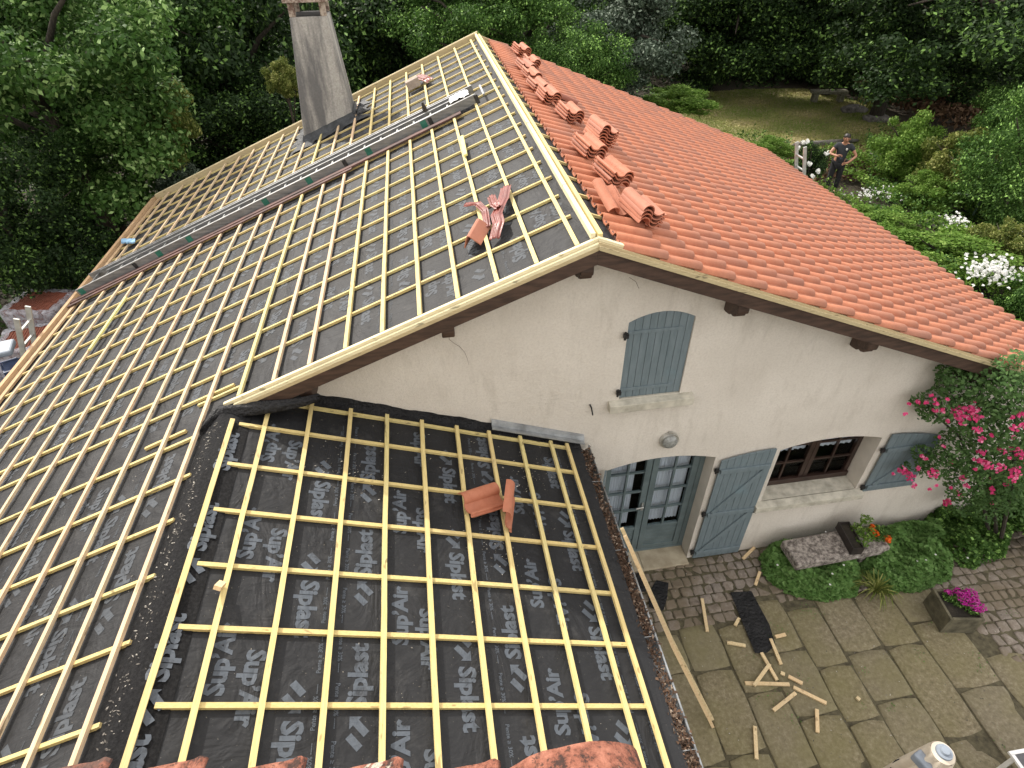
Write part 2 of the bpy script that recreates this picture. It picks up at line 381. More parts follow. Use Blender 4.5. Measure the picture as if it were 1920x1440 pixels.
def leaves(name, pos, nrm, L_, W_, rnd, mat, parent=None, seed=0, fold=False):
    """many small leaf faces: pos (n,3), nrm (n,3), lengths and widths (n,)"""
    rg = np.random.default_rng(seed); n = len(pos)
    nrm = nrm/np.linalg.norm(nrm, axis=1, keepdims=True)
    t = rg.normal(size=(n, 3)); t -= nrm*(t*nrm).sum(1, keepdims=True); t /= np.linalg.norm(t, axis=1, keepdims=True)
    b = np.cross(nrm, t)
    L_ = np.broadcast_to(L_, (n,))[:, None]; W_ = np.broadcast_to(W_, (n,))[:, None]
    v = np.stack([pos-t*L_/2, pos+b*W_/2+nrm*W_*.12, pos+t*L_/2, pos-b*W_/2+nrm*W_*.12], 1).reshape(-1, 3)
    me = bpy.data.meshes.new(name); me.vertices.add(4*n); me.vertices.foreach_set('co', v.astype(np.float32).ravel())
    me.loops.add(4*n); me.loops.foreach_set('vertex_index', np.arange(4*n, dtype=np.int32))
    me.polygons.add(n); me.polygons.foreach_set('loop_start', np.arange(0, 4*n, 4, dtype=np.int32))
    try: me.polygons.foreach_set('loop_total', np.full(n, 4, dtype=np.int32))
    except Exception: pass
    a = me.attributes.new('rnd', 'FLOAT', 'FACE'); a.data.foreach_set('value', np.asarray(rnd, dtype=np.float32))
    me.materials.append(mat); me.update(calc_edges=True)
    o = bpy.data.objects.new(name, me); link(o, parent); return o
def clumps(rg, cen, rad, n, flat=1.0, sp=.22, nn=.5):
    """n leaves spread over the clumps cen (m,3), rad (m,)"""
    m = len(cen); wgt = rad**2/np.sum(rad**2); idx = rg.choice(m, n, p=wgt)
    d = rg.normal(size=(n, 3)); d /= np.linalg.norm(d, axis=1, keepdims=True)
    rr = rad[idx]*(1-np.abs(rg.normal(0, sp, n)))+rad[idx]*np.maximum(0, rg.normal(-.1, sp*.6, n))
    p = cen[idx]+d*rr[:, None]*np.array([1, 1, flat])
    nr = d*.8+rg.normal(0, nn, (n, 3))+np.array([0, 0, .45])
    return p, nr, idx
# ================================================================== THE HOUSE
house = empty('house', (0, 0, 0), 'house with beige rendered gable, half battened and half tiled roof', 'house')
# gable wall with real openings, cut as vertical strips
WT = .34; XW0, XW1 = -7.0, 6.45
def arch(x, x0, x1, zs, rise):
    u = (x-(x0+x1)/2)/((x1-x0)/2); u = max(-1, min(1, u)); return zs+rise*(1-u*u)
OPEN = [(.49, 1.20, 3.33, 4.35, .10), (.46, 1.88, 0.0, 2.16, .12), (2.76, 4.18, 1.14, 2.14, .11)]
xs = {XW0, XW1, 0.0}
for a, b, *_ in OPEN:
    for i in range(11): xs.add(round(a+(b-a)*i/10, 4))
for i in range(26): xs.add(round(XW0+(XW1-XW0)*i/25+.0013, 4))
xs = sorted(x for x in xs if XW0 <= x <= XW1)
def ztop(x): return (zL(x) if x < 0 else zR(x))-.20
m = MB()
for x0, x1 in zip(xs, xs[1:]):
    xm = (x0+x1)/2; spans = []
    ops = sorted([o for o in OPEN if o[0] < xm < o[1]], key=lambda o: o[2])
    lo0 = lo1 = -0.3
    for o in ops:
        if o[2] > 0: spans.append((lo0, lo1, o[2], o[2]))
        lo0, lo1 = arch(x0, o[0], o[1], o[3], o[4]), arch(x1, o[0], o[1], o[3], o[4])
    spans.append((lo0, lo1, ztop(x0), ztop(x1)))
    for a0, a1, b0, b1 in spans: m.add([(x0, 0, a0), (x1, 0, a1), (x1, 0, b1), (x0, 0, b0)], [(0, 1, 2, 3)])
yb = D-.35
for x in (XW0, XW1):
    m.add([(x, 0, -.3), (x, yb, -.3), (x, yb, ztop(x)), (x, 0, ztop(x))], [(0, 1, 2, 3)])
m.add([(XW0, yb, -.3), (XW1, yb, -.3), (XW1, yb, ztop(XW1)), (0, yb, ztop(0)), (XW0, yb, ztop(XW0))], [(4, 3, 2, 1, 0)])
m.build('wall', M['wall'], house)
# reveals, a different (smooth) render
for a, b, z0, zs, rise in OPEN:
    m = MB(); n = 10
    m.add([(a, 0, z0), (a, WT, z0), (a, WT, zs), (a, 0, zs)], [(0, 1, 2, 3)])
    m.add([(b, 0, z0), (b, WT, z0), (b, WT, zs), (b, 0, zs)], [(3, 2, 1, 0)])
    top = [(a+(b-a)*i/n) for i in range(n+1)]
    for i in range(n):
        p, q = top[i], top[i+1]; zp, zq = arch(p, a, b, zs, rise), arch(q, a, b, zs, rise)
        m.add([(p, 0, zp), (q, 0, zq), (q, WT, zq), (p, WT, zp)], [(0, 1, 2, 3)])
    m.build('reveal', M['reveal'], house)
# interior backing so no light leaks through the openings
m = MB(); m.box((3.2, 1.5, 1.2), (6.0, .02, 2.9)); m.build('inner_wall', M['dark'], house)
# hairline cracks in the render
for pts_ in ([(843, 622), (842, 636), (852, 644), (862, 650), (871, 660), (876, 672), (879, 684)], [(1180, 520), (1192, 528), (1198, 541)]):
    q = []
    for px_, py_ in pts_: d = ray(px_, py_); q.append(CP+d*((-.0005-CP.y)/d.y))
    m = MB(); m.tube(q, [.0022, .003, .0025, .003, .0022, .002, .001][:len(q)], 5); m.build('crack', M['crackline'], house)
# ---- shutters
def shutter(w, h, mat=M['shutter'], z_braces=(), nb=7, rise=.1, mirror=1, arc='full', strap=True):
    """local frame: x 0..w, z 0..h, thickness in y (front is -y); returns MBs"""
    out = MB(); g = .004; bw = w/nb
    for i in range(nb):
        x0, x1 = i*bw+g/2, (i+1)*bw-g/2
        def top(x):
            if arc == 'full': return h+rise*(1-((x-w/2)/(w/2))**2)
            u = x/w if mirror > 0 else 1-x/w
            return h+rise*(1-(1-u)**2)
        y0, y1 = -.012, .012
        p = [(x0, y0, 0), (x1, y0, 0), (x1, y1, 0), (x0, y1, 0)]; q = [(x0, y0, top(x0)), (x1, y0, top(x1)), (x1, y1, top(x1)), (x0, y1, top(x0))]
        out.hexa(p+q)
    out.box((w/2, .009, h*.5), (w-.01, .004, h*.98))
    return out
def place(mb, loc, rz):
    R = Matrix.Rotation(rz, 3, 'Z'); L_ = Vector(loc); mb.v = [tuple(L_+R@Vector(p)) for p in mb.v]; return mb
def braces(w, zs, diag, hinge_left=True):
    b = MB()
    for z in zs: b.box((w/2, -.026, z), (w-.04, .026, .075))
    for (xa, za), (xb, zb) in diag:
        b.beam((xa, -.024, za), (xb, -.024, zb), .07, .022, up=(0, -1, 0))
    return b
def hinges(zs, x, ln):
    b = MB()
    for z in zs:
        b.box((x-.02, -.035, z), (.05, .04, .05)); b.tube([(x-.03, -.04, z-.045), (x-.03, -.04, z+.045)], .014, 8)
        if ln: b.box((x+ln/2, -.016, z), (ln, .008, .035))
    return b
s1 = place(shutter(.71, 1.01, rise=.10, nb=9), (.49, .03, 3.335), 0).build('shutter', M['shutter'], house, bevel=.003)
s1['label'] = 'closed blue grey arched shutter of the gable window'
for z_ in (.12, .88):
    b = MB(); b.box((.30, -.018, z_), (.60, .012, .04)); place(b, (.49, .03, 3.335), 0).build('strap', M['shutter'], s1, bevel=.003)
for z_ in (.12, .88): place(hinges((z_,), -.005, 0), (.49, .0, 3.335), 0).build('hinge', M['iron'], s1)
s2 = place(shutter(.72, 2.08, rise=.11, nb=8, arc='half'), (1.95, -.035, .03), 0).build('shutter', M['shutter'], house, bevel=.003)
s2['label'] = 'tall open shutter folded back right of the glazed door'
place(braces(.72, (.14, 1.02, 1.90), (((.08, .18), (.66, .98)), ((.08, 1.06), (.66, 1.86)))), (1.95, -.035, .03), 0).build('brace', M['shutter'], s2, bevel=.004)
for z_ in (.16, 1.04, 1.92): place(hinges((z_,), -.01, 0), (1.95, -.01, .03), 0).build('hinge', M['iron'], s2)
b = MB(); b.box((2.70, -.03, .96), (.05, .03, .03)); b.tube([(2.72, -.035, .92), (2.72, -.035, .99)], .012, 6); b.build('latch', M['iron'], s2)
s3 = place(shutter(.76, .98, rise=.13, nb=8, arc='half', mirror=-1), (4.27, -.035, 1.10), 0)
s3 = s3.build('shutter', M['shutter'], house, bevel=.003); s3['label'] = 'low open shutter right of the window, partly behind the rose'
place(braces(.76, (.10, .84), (((.10, .14), (.68, .80)),)), (4.27, -.035, 1.10), 0).build('brace', M['shutter'], s3, bevel=.004)
for z_ in (.10, .84): place(hinges((z_,), -.01, 0), (4.27, -.01, 1.10), 0).build('hinge', M['iron'], s3)
s4 = place(shutter(.70, 2.08, rise=.11, nb=8, arc='half', mirror=-1), (.43, -.04, .03), math.radians(-112)).build('shutter', M['shutter'], house, bevel=.003)
s4['label'] = 'open shutter left of the door, mostly hidden by the low roof'
place(braces(.70, (.14, 1.02, 1.90), ()), (.43, -.04, .03), math.radians(-112)).build('brace', M['shutter'], s4)
# ---- sills
b = MB(); b.hexa([(.37, -.09, 3.20), (1.35, -.09, 3.20), (1.35, 0, 3.20), (.37, 0, 3.20), (.37, -.09, 3.305), (1.35, -.09, 3.305), (1.35, .03, 3.33), (.37, .03, 3.33)]); b.build('sill', M['sill'], house, bevel=.006)
b = MB(); b.hexa([(2.66, -.10, 1.00), (4.27, -.10, 1.00), (4.27, 0, 1.00), (2.66, 0, 1.00), (2.66, -.10, 1.10), (4.27, -.10, 1.10), (4.27, 0.0, 1.13), (2.66, 0.0, 1.13)])
b.hexa([(2.765, 0, 1.10), (4.175, 0, 1.10), (4.175, WT, 1.12), (2.765, WT, 1.12), (2.765, 0, 1.142), (4.175, 0, 1.142), (4.175, WT, 1.17), (2.765, WT, 1.17)]); b.build('sill', M['sill'], house, bevel=.005)
# ---- brown window
WY = .27
def glaz(name, x0, x1, z0, z1, y, fr, cols, rows, mat, lbl=None, bottom=0.0, curt=True, par=None, arc=0):
    fm = MB()
    fm.box(((x0+x1)/2, y, z0+fr/2), (x1-x0, .05, fr)); fm.box(((x0+x1)/2, y, z1-fr/2), (x1-x0, .05, fr))
    fm.box((x0+fr/2, y, (z0+z1)/2), (fr, .056, z1-z0)); fm.box((x1-fr/2, y, (z0+z1)/2), (fr, .056, z1-z0))
    gz0 = z0+fr+bottom
    if bottom: fm.box(((x0+x1)/2, y, gz0-.03), (x1-x0-2*fr, .05, .06))
    o = fm.build(name, mat, par or house, bevel=.004)
    if lbl: o['label'] = lbl
    mm = MB(); ix0, ix1 = x0+fr, x1-fr
    for i in range(1, cols): mm.box((ix0+(ix1-ix0)*i/cols, y-.004, (gz0+z1-fr)/2), (.026, .036, z1-fr-gz0))
    for j in range(1, rows): mm.box(((ix0+ix1)/2, y-.002, gz0+(z1-fr-gz0)*j/rows), (ix1-ix0, .034, .026))
    mm.build('glazing_bar', mat, o)
    g = MB(); g.box(((ix0+ix1)/2, y+.004, (gz0+z1-fr)/2), (ix1-ix0, .004, z1-fr-gz0)); g.build('pane', M['glass'], o)
    return o, ix0, ix1, gz0
fo, *_ = glaz('window', 2.775, 3.47, 1.18, 2.30, WY, .065, 2, 3, M['winwood'], 'left leaf of the dark brown window')
fo2, *_ = glaz('window', 3.475, 4.165, 1.18, 2.30, WY, .065, 2, 3, M['winwood'], 'right leaf of the dark brown window')
b = MB(); b.box((3.47, WY-.03, 1.215), (1.39, .05, .09)); b.build('window_rail', M['winwood'], house, bevel=.004)
for a, bb in ((2.84, 3.42), (3.53, 4.10)):
    c_ = MB(); n = 24
    c_.grid([[(a+(bb-a)*i/n, WY+.06+.012*math.sin(i*1.9), z) for i in range(n+1)] for z in (1.75, 2.28)]); c_.build('curtain', M['curtain'], fo if a < 3 else fo2, smooth=True)
# ---- glazed door, two leaves
b = MB(); b.box((.49, .25, 1.12), (.06, .09, 2.24)); b.box((1.845, .25, 1.12), (.07, .09, 2.24)); b.box((1.17, .25, 2.27), (1.42, .09, .08)); b.box((1.17, .25, .035), (1.42, .10, .07)); b.build('door_frame', M['doorpaint'], house, bevel=.004)
for x0, x1, lb in ((.52, 1.155, 'left leaf of the glazed door, with the handle'), (1.165, 1.805, 'right leaf of the glazed door')):
    o, a, c_, gz0 = glaz('door', x0, x1, .07, 2.26, .235, .085, 2, 4, M['doorpaint'], lb, bottom=.46)
    p = MB()
    for i in range(5): p.box(((a+c_)/2, .238+.0, .165+.1*i), (c_-a, .03, .094))
    p.build('lower_panel', M['doorpaint'], o, bevel=.006)
    cu = MB(); n = 30
    ca, cb = (a+.0, c_-.10) if x0 < 1 else (a, c_)
    cu.grid([[(ca+(cb-ca)*i/n, .30+.010*math.sin(i*2.1), z) for i in range(n+1)] for z in (gz0+.03, 2.2)]); cu.build('curtain', M['curtain'], o, smooth=True)
    if x0 < 1:
        h_ = MB(); h_.box((1.115, .195, 1.10), (.03, .012, .16)); h_.tube([(1.115, .19, 1.13), (1.115, .15, 1.13), (1.01, .145, 1.13)], .011, 8); h_.build('handle', M['chrome'], o)
b = MB(); b.box((.83, .08, -.02), (.69, .40, .10)); b.box((1.525, .08, -.02), (.69, .40, .10)); b.build('threshold', M['stonetile'], house, bevel=.006)
# ---- roof structure
def slopebox(m, pl, x0, x1, y0, y1, d0, d1):
    """slab following plane pl between depths d0 (bottom) and d1 (top), measured vertically"""
    m.hexa([(x0, y0, pl(x0)+d0), (x1, y0, pl(x1)+d0), (x1, y1, pl(x1)+d0), (x0, y1, pl(x0)+d0), (x0, y0, pl(x0)+d1), (x1, y0, pl(x1)+d1), (x1, y1, pl(x1)+d1), (x0, y1, pl(x0)+d1)])
YV = -O
DM = -.060                       # membrane below batten tops
m = MB(); slopebox(m, zL, -EL, -.001, YV+.03, D-.04, -.14, DM-.006); slopebox(m, zR, .001, ERT, YV+.03, D-.04, -.14, DM-.006)
slopebox(m, zL, -EL, XA-.001, YN, YV+.028, -.14, DM-.006); slopebox(m, zAn, XA+.001, .06, YN, -.004, -.14, DM-.006); m.build('roof_deck', M['brown'], house)
def memgrid(pl, x0, x1, y0, y1, nx, ny, name, lbl=None, sag=True, mt='mem'):
    m = MB(); rows = []
    for j in range(ny+1):
        y = y0+(y1-y0)*j/ny; r = []
        for i in range(nx+1):
            x = x0+(x1-x0)*i/nx; r.append((x, y, pl(x)+DM))
        rows.append(r)
    o = m.grid(rows).build(name, M[mt], house, smooth=True)
    if lbl: o['label'] = lbl
    return o
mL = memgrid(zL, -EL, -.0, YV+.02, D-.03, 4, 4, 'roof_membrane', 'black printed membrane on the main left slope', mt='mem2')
mR = memgrid(zR, .0, ERT-.02, YV+.02, D-.03, 4, 4, 'roof_membrane', 'strip of black membrane between ridge and tiles')
mN = memgrid(zL, -EL, XA-.06, YN, YV+.02, 4, 4, 'roof_membrane', 'black membrane on the near continuation of the left slope')
mA = memgrid(zAn, XA+.06, .075, YN, -.002, 4, 4, 'roof_membrane', 'black printed membrane on the low annex roof')
# rounded, folded-over ridge of the annex
m = MB(); rows = []
for j in range(41):
    y = YN+(YV-YN-.02)*j/40; r = []
    for i in range(13):
        t = i/12; x = XA-.20+.40*t; zz = (zL(x) if x < XA else zAn(x))+DM
        bulge = .010+.018*math.sin(math.pi*t)-max(0, .05-abs(x-XA))*.55
        r.append((x, y, zz+bulge+.004*math.sin(y*9+i*1.3)+.003*math.sin(y*23+i)))
    rows.append(r)
o = m.grid(rows).build('ridge_membrane', M['memridge'], house, smooth=True); o['label'] = 'folded black membrane strip over the annex ridge'
mRid = o
# upstand of membrane against gable, flashing
m = MB(); n = 60; rows = [[], [], [], []]
for i in range(n+1):
    x = -3.35+(3.43)*i/n; zz = zAn(x)+DM; wv = .012*math.sin(i*.9)+.010*math.sin(i*.37+1)+.006*math.sin(i*2.3)
    rows[0].append((x, -.10+wv, zz+.003)); rows[1].append((x, -.03+wv*.3, zz+.007+abs(wv)*.3)); rows[2].append((x, -.012, zz+.045)); rows[3].append((x, -.004, zz+.095+wv*.6))
m.grid(rows).build('membrane_upstand', M['memblack'], house, smooth=True)
m = MB(); m.hexa([(-.95, -.055, zAn(-.95)+.00), (.12, -.055, zAn(.12)+.02), (.12, -.003, zAn(.12)+.02), (-.95, -.003, zAn(-.95)+.0), (-.95, -.030, zAn(-.95)+.085), (.12, -.030, zAn(.12)+.085), (.12, -.003, zAn(.12)+.095), (-.95, -.003, zAn(-.95)+.095)])
m.box((-.42, -.075, zAn(-.42)+.03), (1.14, .06, .012), rot=Matrix.Rotation(math.atan(TC), 3, 'Y')); m.build('flashing', M['zinc'], house)
# crumpled membrane flap where verge, annex ridge and slope meet
rg = np.random.default_rng(3); m = MB(); rows = []
P0 = [Vector((-3.62, -.42, 3.99)), Vector((-3.52, -.22, 4.02)), Vector((-3.3, -.30, 4.07)), Vector((-3.05, -.32, 4.10)), Vector((-2.8, -.30, 4.07)), Vector((-2.6, -.27, 4.10))]
for i, p in enumerate(P0):
    r = []; hh = [.10, .12, .10, .07, .06, .03][i]
    for kx in range(13):
        t = kx/12; a = math.pi*t
        r.append(p+Vector((.025*math.sin(kx*2.1+i)+rg.normal(0, .012), -(.19-.03*i)*math.cos(a)*.6-.05, .55*hh*math.sin(a)*(.7+.6*math.sin(kx*2.3+i*2.2))-.06*(1-math.sin(a))+rg.normal(0, .008))))
    rows.append(r)
m.grid(rows); o = m.build('membrane_flap', M['memblack'], house, smooth=True); so = o.modifiers.new('s', 'SUBSURF'); so.levels = 1; so.render_levels = 1
sl = o.modifiers.new('t', 'SOLIDIFY'); sl.thickness = .004
# ---- counter-battens (down the slope) and battens (along the ridge)
cw, chh, bh = .034, .027, .026
def cbat(pl, N, xa, xb, y, nm='counter_batten', cw=.027):
    m = MB(); hc = -(bh+chh/2)/1.0
    y += random.uniform(-.008, .008); dy = random.uniform(-.006, .006)
    m.beam((xa, y, pl(xa)+hc*1.075), (xb, y+dy, pl(xb)+hc*1.075), cw, chh, up=N, nseg=6, jit=.003); o = m.build(nm, M['bat_x'], house); return o
for j in range(0, 19):
    y = .36+.497*j
    if y > D-.15: continue
    cbat(zL, NL, -EL+.05, -.07+random.uniform(-.02, .01), y)
    cbat(zR, NR, .02, .40, y+.02)
cbat(zL, NL, -EL+.05, -3.44, .035); cbat(zL, NL, -3.80, -3.36, -.055)
cbat(zL, NL, -4.25, -3.83, -.40)
for y, xe in ((-.56, -3.68), (-1.07, -3.585), (-1.545, -3.59), (-2.045, -3.58), (-2.537, -3.585), (-3.034, -3.59), (-3.53, -3.60), (-4.03, -3.6)):
    cbat(zL, NL, -EL+.05, xe, y)
def ybat(pl, N, x, y0, y1, mat='bat_y', wd=.039, nm='batten', lift=0):
    m = MB(); dx = random.uniform(-.006, .006)
    m.beam((x, y0, pl(x)-.5*bh*1.07+lift), (x+dx, y1, pl(x+dx)-.5*bh*1.07+lift), wd, bh, up=N, nseg=10, jit=.003); return m.build(nm, M[mat], house)
for k_ in range(21):
    x = -(S0+k_*S)
    if k_ == 0: x = -.158
    ybat(zL, NL, x, (YV+.05 if k_ < 10 else YN+.02), D-.06, 'bat_t' if k_ >= 10 or k_ in (7, 8) else 'bat_y')
def annexrow(y):
    m = MB(); y += random.uniform(-.004, .004)
    xa = -3.30; hc = -(bh+chh/2)*1.07
    m.beam((xa, y, zAn(xa)+hc), (-.10, y, zAn(-.10)+hc), cw, chh, up=NA, nseg=6, jit=.003); m.build('counter_batten', M['bat_x'], house)
for y in (-.14, -.52, -1.015, -1.507, -2.01, -2.494, -2.985, -3.475, -3.97, -4.4): annexrow(y)
for i, x in enumerate((-3.343, -3.084, -2.734, -2.385, -2.034, -1.693, -1.338, -.994, -.654, -.301, -.106)):
    ybat(zAn, NA, x, YN+.02, (-.50 if i == 0 else -.28 if i == 1 else -.10))
# ridge boards
m = MB(); m.beam((-.035, YV+.03, H+.012), (-.035, D-.02, H+.012), .042, .05, nseg=8, jit=.003); m.build('ridge_board', M['verge'], house)
m = MB(); m.beam((.03, YV+.03, H+.004), (.03, D-.02, H+.004), .040, .05, nseg=8, jit=.004); m.build('ridge_board', M['bat_y'], house)
# verge boards
def verge(pl, xa, xb, y, wd, d0, d1, mat, nm):
    m = MB(); n = 10
    for i in range(n):
        p, q = xa+(xb-xa)*i/n, xa+(xb-xa)*(i+1)/n
        m.hexa([(p, y-wd/2, pl(p)+d0), (q, y-wd/2, pl(q)+d0), (q, y+wd/2, pl(q)+d0), (p, y+wd/2, pl(p)+d0), (p, y-wd/2, pl(p)+d1), (q, y-wd/2, pl(q)+d1), (q, y+wd/2, pl(q)+d1), (p, y+wd/2, pl(p)+d1)])
    return m.build(nm, M[mat], house)
XV = -3.46
verge(zL, XV, .0, YV+.005, .032, -.055, .010, 'verge', 'verge_board')
verge(zL, XV+.1, .0, YV-.030, .026, -.070, -.022, 'verge', 'verge_board')
verge(zL, XV+.1, .0, YV-.048, .006, -.088, -.055, 'verge2', 'verge_trim')
verge(zL, XV+.25, .0, YV-.005, .075, -.225, -.090, 'brown', 'barge_board')
verge(zR, .001, ERT+.05, YV-.01, .075, -.080, -.012, 'verge2', 'verge_board')
verge(zR, .001, .35, YV+.005, .045, -.011, .016, 'verge', 'verge_board')
verge(zR, .001, ERT+.05, YV-.060, .022, -.075, -.035, 'verge2', 'verge_trim')
verge(zR, .001, ERT, YV-.005, .075, -.225, -.082, 'brown', 'barge_board')
m = MB(); slopebox(m, zL, XV, -.001, YV+.035, -.001, -.20, -.145); slopebox(m, zR, .001, ERT, YV+.035, -.001, -.20, -.145); m.build('soffit', M['brown'], house)
# far verge and eaves
verge(zL, -EL, -.0, D-.012, .035, -.10, .065, 'verge2', 'far_verge_board'); verge(zL, -EL, 0.0, D+.018, .022, -.20, .075, 'verge', 'far_verge_board')
verge(zR, .0, ERT, D-.0, .04, -.10, .02, 'verge2', 'far_verge_board')
m = MB(); m.beam((-EL-.02, YN, zL(-EL)-.055), (-EL-.02, D, zL(-EL)-.055), .10, .16, up=NL, nseg=22, jit=.008); m.build('eave_board', M['bat_old'], house)
m = MB(); m.beam((-EL+.11, YN, zL(-EL+.11)-.03), (-EL+.11, D-.1, zL(-EL+.11)-.03), .09, .03, up=NL, nseg=30, jit=.01); m.build('eave_board', M['bat_old'], house)
m = MB(); m.beam((ERT-.03, YV, zR(ERT)-.10), (ERT-.03, D, zR(ERT)-.10), .04, .16, up=NR); m.build('eave_board', M['brown'], house)
# carved purlin ends under the verge
for x in (-.06, 1.54, 3.16, 4.78, -1.33, -2.72):
    pl = zL if x < 0 else zR; zt = (pl(x) if abs(x) > .2 else H-.03)-.20; m = MB(); wd = .12
    prof = [(.0, .0), (-.26, .0), (-.275, -.16), (-.27, -.20), (-.235, -.215), (-.225, -.25), (-.18, -.27), (-.14, -.26), (-.12, -.29), (-.05, -.305), (0, -.305)]
    poly = [Vector((x-wd/2, y, zt+.06+z)) for y, z in prof]; m.prism(poly, (0, 0, 0), (wd, 0, 0)); m.build('purlin_end', M['brown'], house, bevel=.012)
# ---- tiled right slope: every tile a shell, all in one part
prof = []
for i in range(8): a = math.pi*i/7; prof.append((.062-.062*math.cos(a), .050*math.sin(a)))
prof += [(.140, -.004), (.165, -.007), (.190, -.004), (.216, .002)]
prof = np.array(prof); npf = len(prof)
def tile_shell(m, ends, org, ex, ey, ez, ln, h0, h1, wscale=1.0, th=.014, rnd=.5, cap=True):
    """ex: down-slope, ey: across, ez: normal"""
    ts = (0, .35, .9, 1.0); base = len(m.v); org = Vector(org)
    for lay in (0, 1):
        for t in ts:
            k_ = .86+.14*t
            for u, hz in prof:
                uu = .062+(u-.062)*(k_ if u < .13 else 1); hh = hz*k_-(.004 if t == 1.0 and hz > .01 else 0)
                if lay: hh -= th; uu = .062+(uu-.062)*(.80 if u < .13 else 1)
                m.v.append(tuple(org+ex*(ln*t)+ey*(uu*wscale)+ez*(h0+(h1-h0)*t+hh))); ends.append(t)
    nt_ = len(ts)
    def idx(l, t, i): return base+l*nt_*npf+t*npf+i
    for t in range(nt_-1):
        for i in range(npf-1):
            m.f.append((idx(0, t, i), idx(0, t, i+1), idx(0, t+1, i+1), idx(0, t+1, i))); m.f.append((idx(1, t+1, i), idx(1, t+1, i+1), idx(1, t, i+1), idx(1, t, i))); m.r += [rnd, rnd]; m.mi += [0, 0]
    for i in range(npf-1):
        m.f.append((idx(0, nt_-1, i), idx(0, nt_-1, i+1), idx(1, nt_-1, i+1), idx(1, nt_-1, i))); m.f.append((idx(0, 0, i+1), idx(0, 0, i), idx(1, 0, i), idx(1, 0, i+1))); m.r += [rnd, rnd]; m.mi += [0, 0]
    for s_ in (0, npf-1):
        for t in range(nt_-1): m.f.append((idx(0, t, s_), idx(0, t+1, s_), idx(1, t+1, s_), idx(1, t, s_))); m.r.append(rnd); m.mi.append(0)
rg = random.Random(5); m = MB(); ends = []
ex = Vector((1, 0, -TB)).normalized(); ey = Vector((0, 1, 0))
G = .345
NCOL = int((D-YV+.04)/.2103)
for i in range(20):
    xe = .62+G*i; x0 = xe-.40
    for j in range(NCOL+1):
        y = YV-.045+.2103*j
        if i == 0: x0j = xe-.40+rg.uniform(-.004, .004)
        r = rg.random()**1.6
        if rg.random() < .04: r = 1.0
        ox = rg.uniform(-.004, .004)
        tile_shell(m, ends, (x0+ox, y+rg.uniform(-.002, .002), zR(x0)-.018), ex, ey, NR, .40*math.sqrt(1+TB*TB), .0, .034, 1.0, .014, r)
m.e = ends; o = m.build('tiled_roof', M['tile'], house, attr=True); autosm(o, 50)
m = MB(); m.box((0, 0, 0), (.02, D-YV-.1, .05)); m.v = [(p[0]+.235, p[1]+(D+YV)/2, p[2]+zR(.235)-.045) for p in m.v]; m.build('tile_batten', M['redplank'], house)
# ---- zinc gutter of the annex, bracketed
m = MB(); n = 10; gx, gz_ = .125, 2.735-.10
for y in (0.0,):
    rows = [[], []]
    for i in range(n+1):
        a = math.pi*i/n
        for q, yy in ((0, YN), (1, -.03)): rows[q].append((gx-.055*math.cos(a), yy, gz_+.0-.075*math.sin(a)+.045))
m.grid(rows); m.tube([(gx+.058, YN, gz_+.048), (gx+.058, -.03, gz_+.048)], .010, 8); 
gut = m.build('gutter', M['zinc'], house, smooth=True); gs = gut.modifiers.new('t', 'SOLIDIFY'); gs.thickness = .002
for i in range(5):
    m = MB(); y = -.6-.9*i; m.tube([(gx+.060, y, gz_+.058), (gx+.0, y, gz_+.062), (gx-.07, y, gz_+.068)], .0035, 6); m.build('bracket', M['zinc'], gut)
m = MB(); m.hexa([(-.12, YN, 0), (-.10, YN, 0), (-.10, -.003, 0), (-.12, -.003, 0), (-.12, YN, 2.66), (-.10, YN, 2.66), (-.10, -.003, 2.66), (-.12, -.003, 2.66)]); m.build('annex_wall', M['wall'], house)
# ---- chimney
cb0, cb1, ct0, ct1 = -3.69, -2.66, -3.465, -2.82; yc0, yc1 = 7.80, 8.62; zt = 6.10
def cz(x): return zL(x)-.07
m = MB(); m.hexa([(cb0, yc0, cz(cb0)), (cb1, yc0, cz(cb1)), (cb1, yc1, cz(cb1)), (cb0, yc1, cz(cb0)), (ct0, yc0+.03, zt), (ct1, yc0+.03, zt), (ct1, yc1-.10, zt), (ct0, yc1-.10, zt)])
chim = m.build('chimney', M['chim'], house, bevel=.02)
m = MB()
for x in (ct0+.055, ct1-.055):
    for y in (yc0+.09, yc1-.16): m.box((x, y, zt+.11), (.11, .11, .225), rz=.05)
m.box((.5*(ct0+ct1), .5*(yc0+yc1)-.04, zt+.255), (ct1-ct0+.12, yc1-yc0+.02, .075)); m.build('chimney_cap', M['chimcap'], chim, bevel=.012)
m = MB(); m.box((.5*(ct0+ct1), .5*(yc0+yc1)-.04, zt+.005), (ct1-ct0-.1, yc1-yc0-.22, .012)); m.build('flue', M['dark'], chim)
m = MB(); ring = []
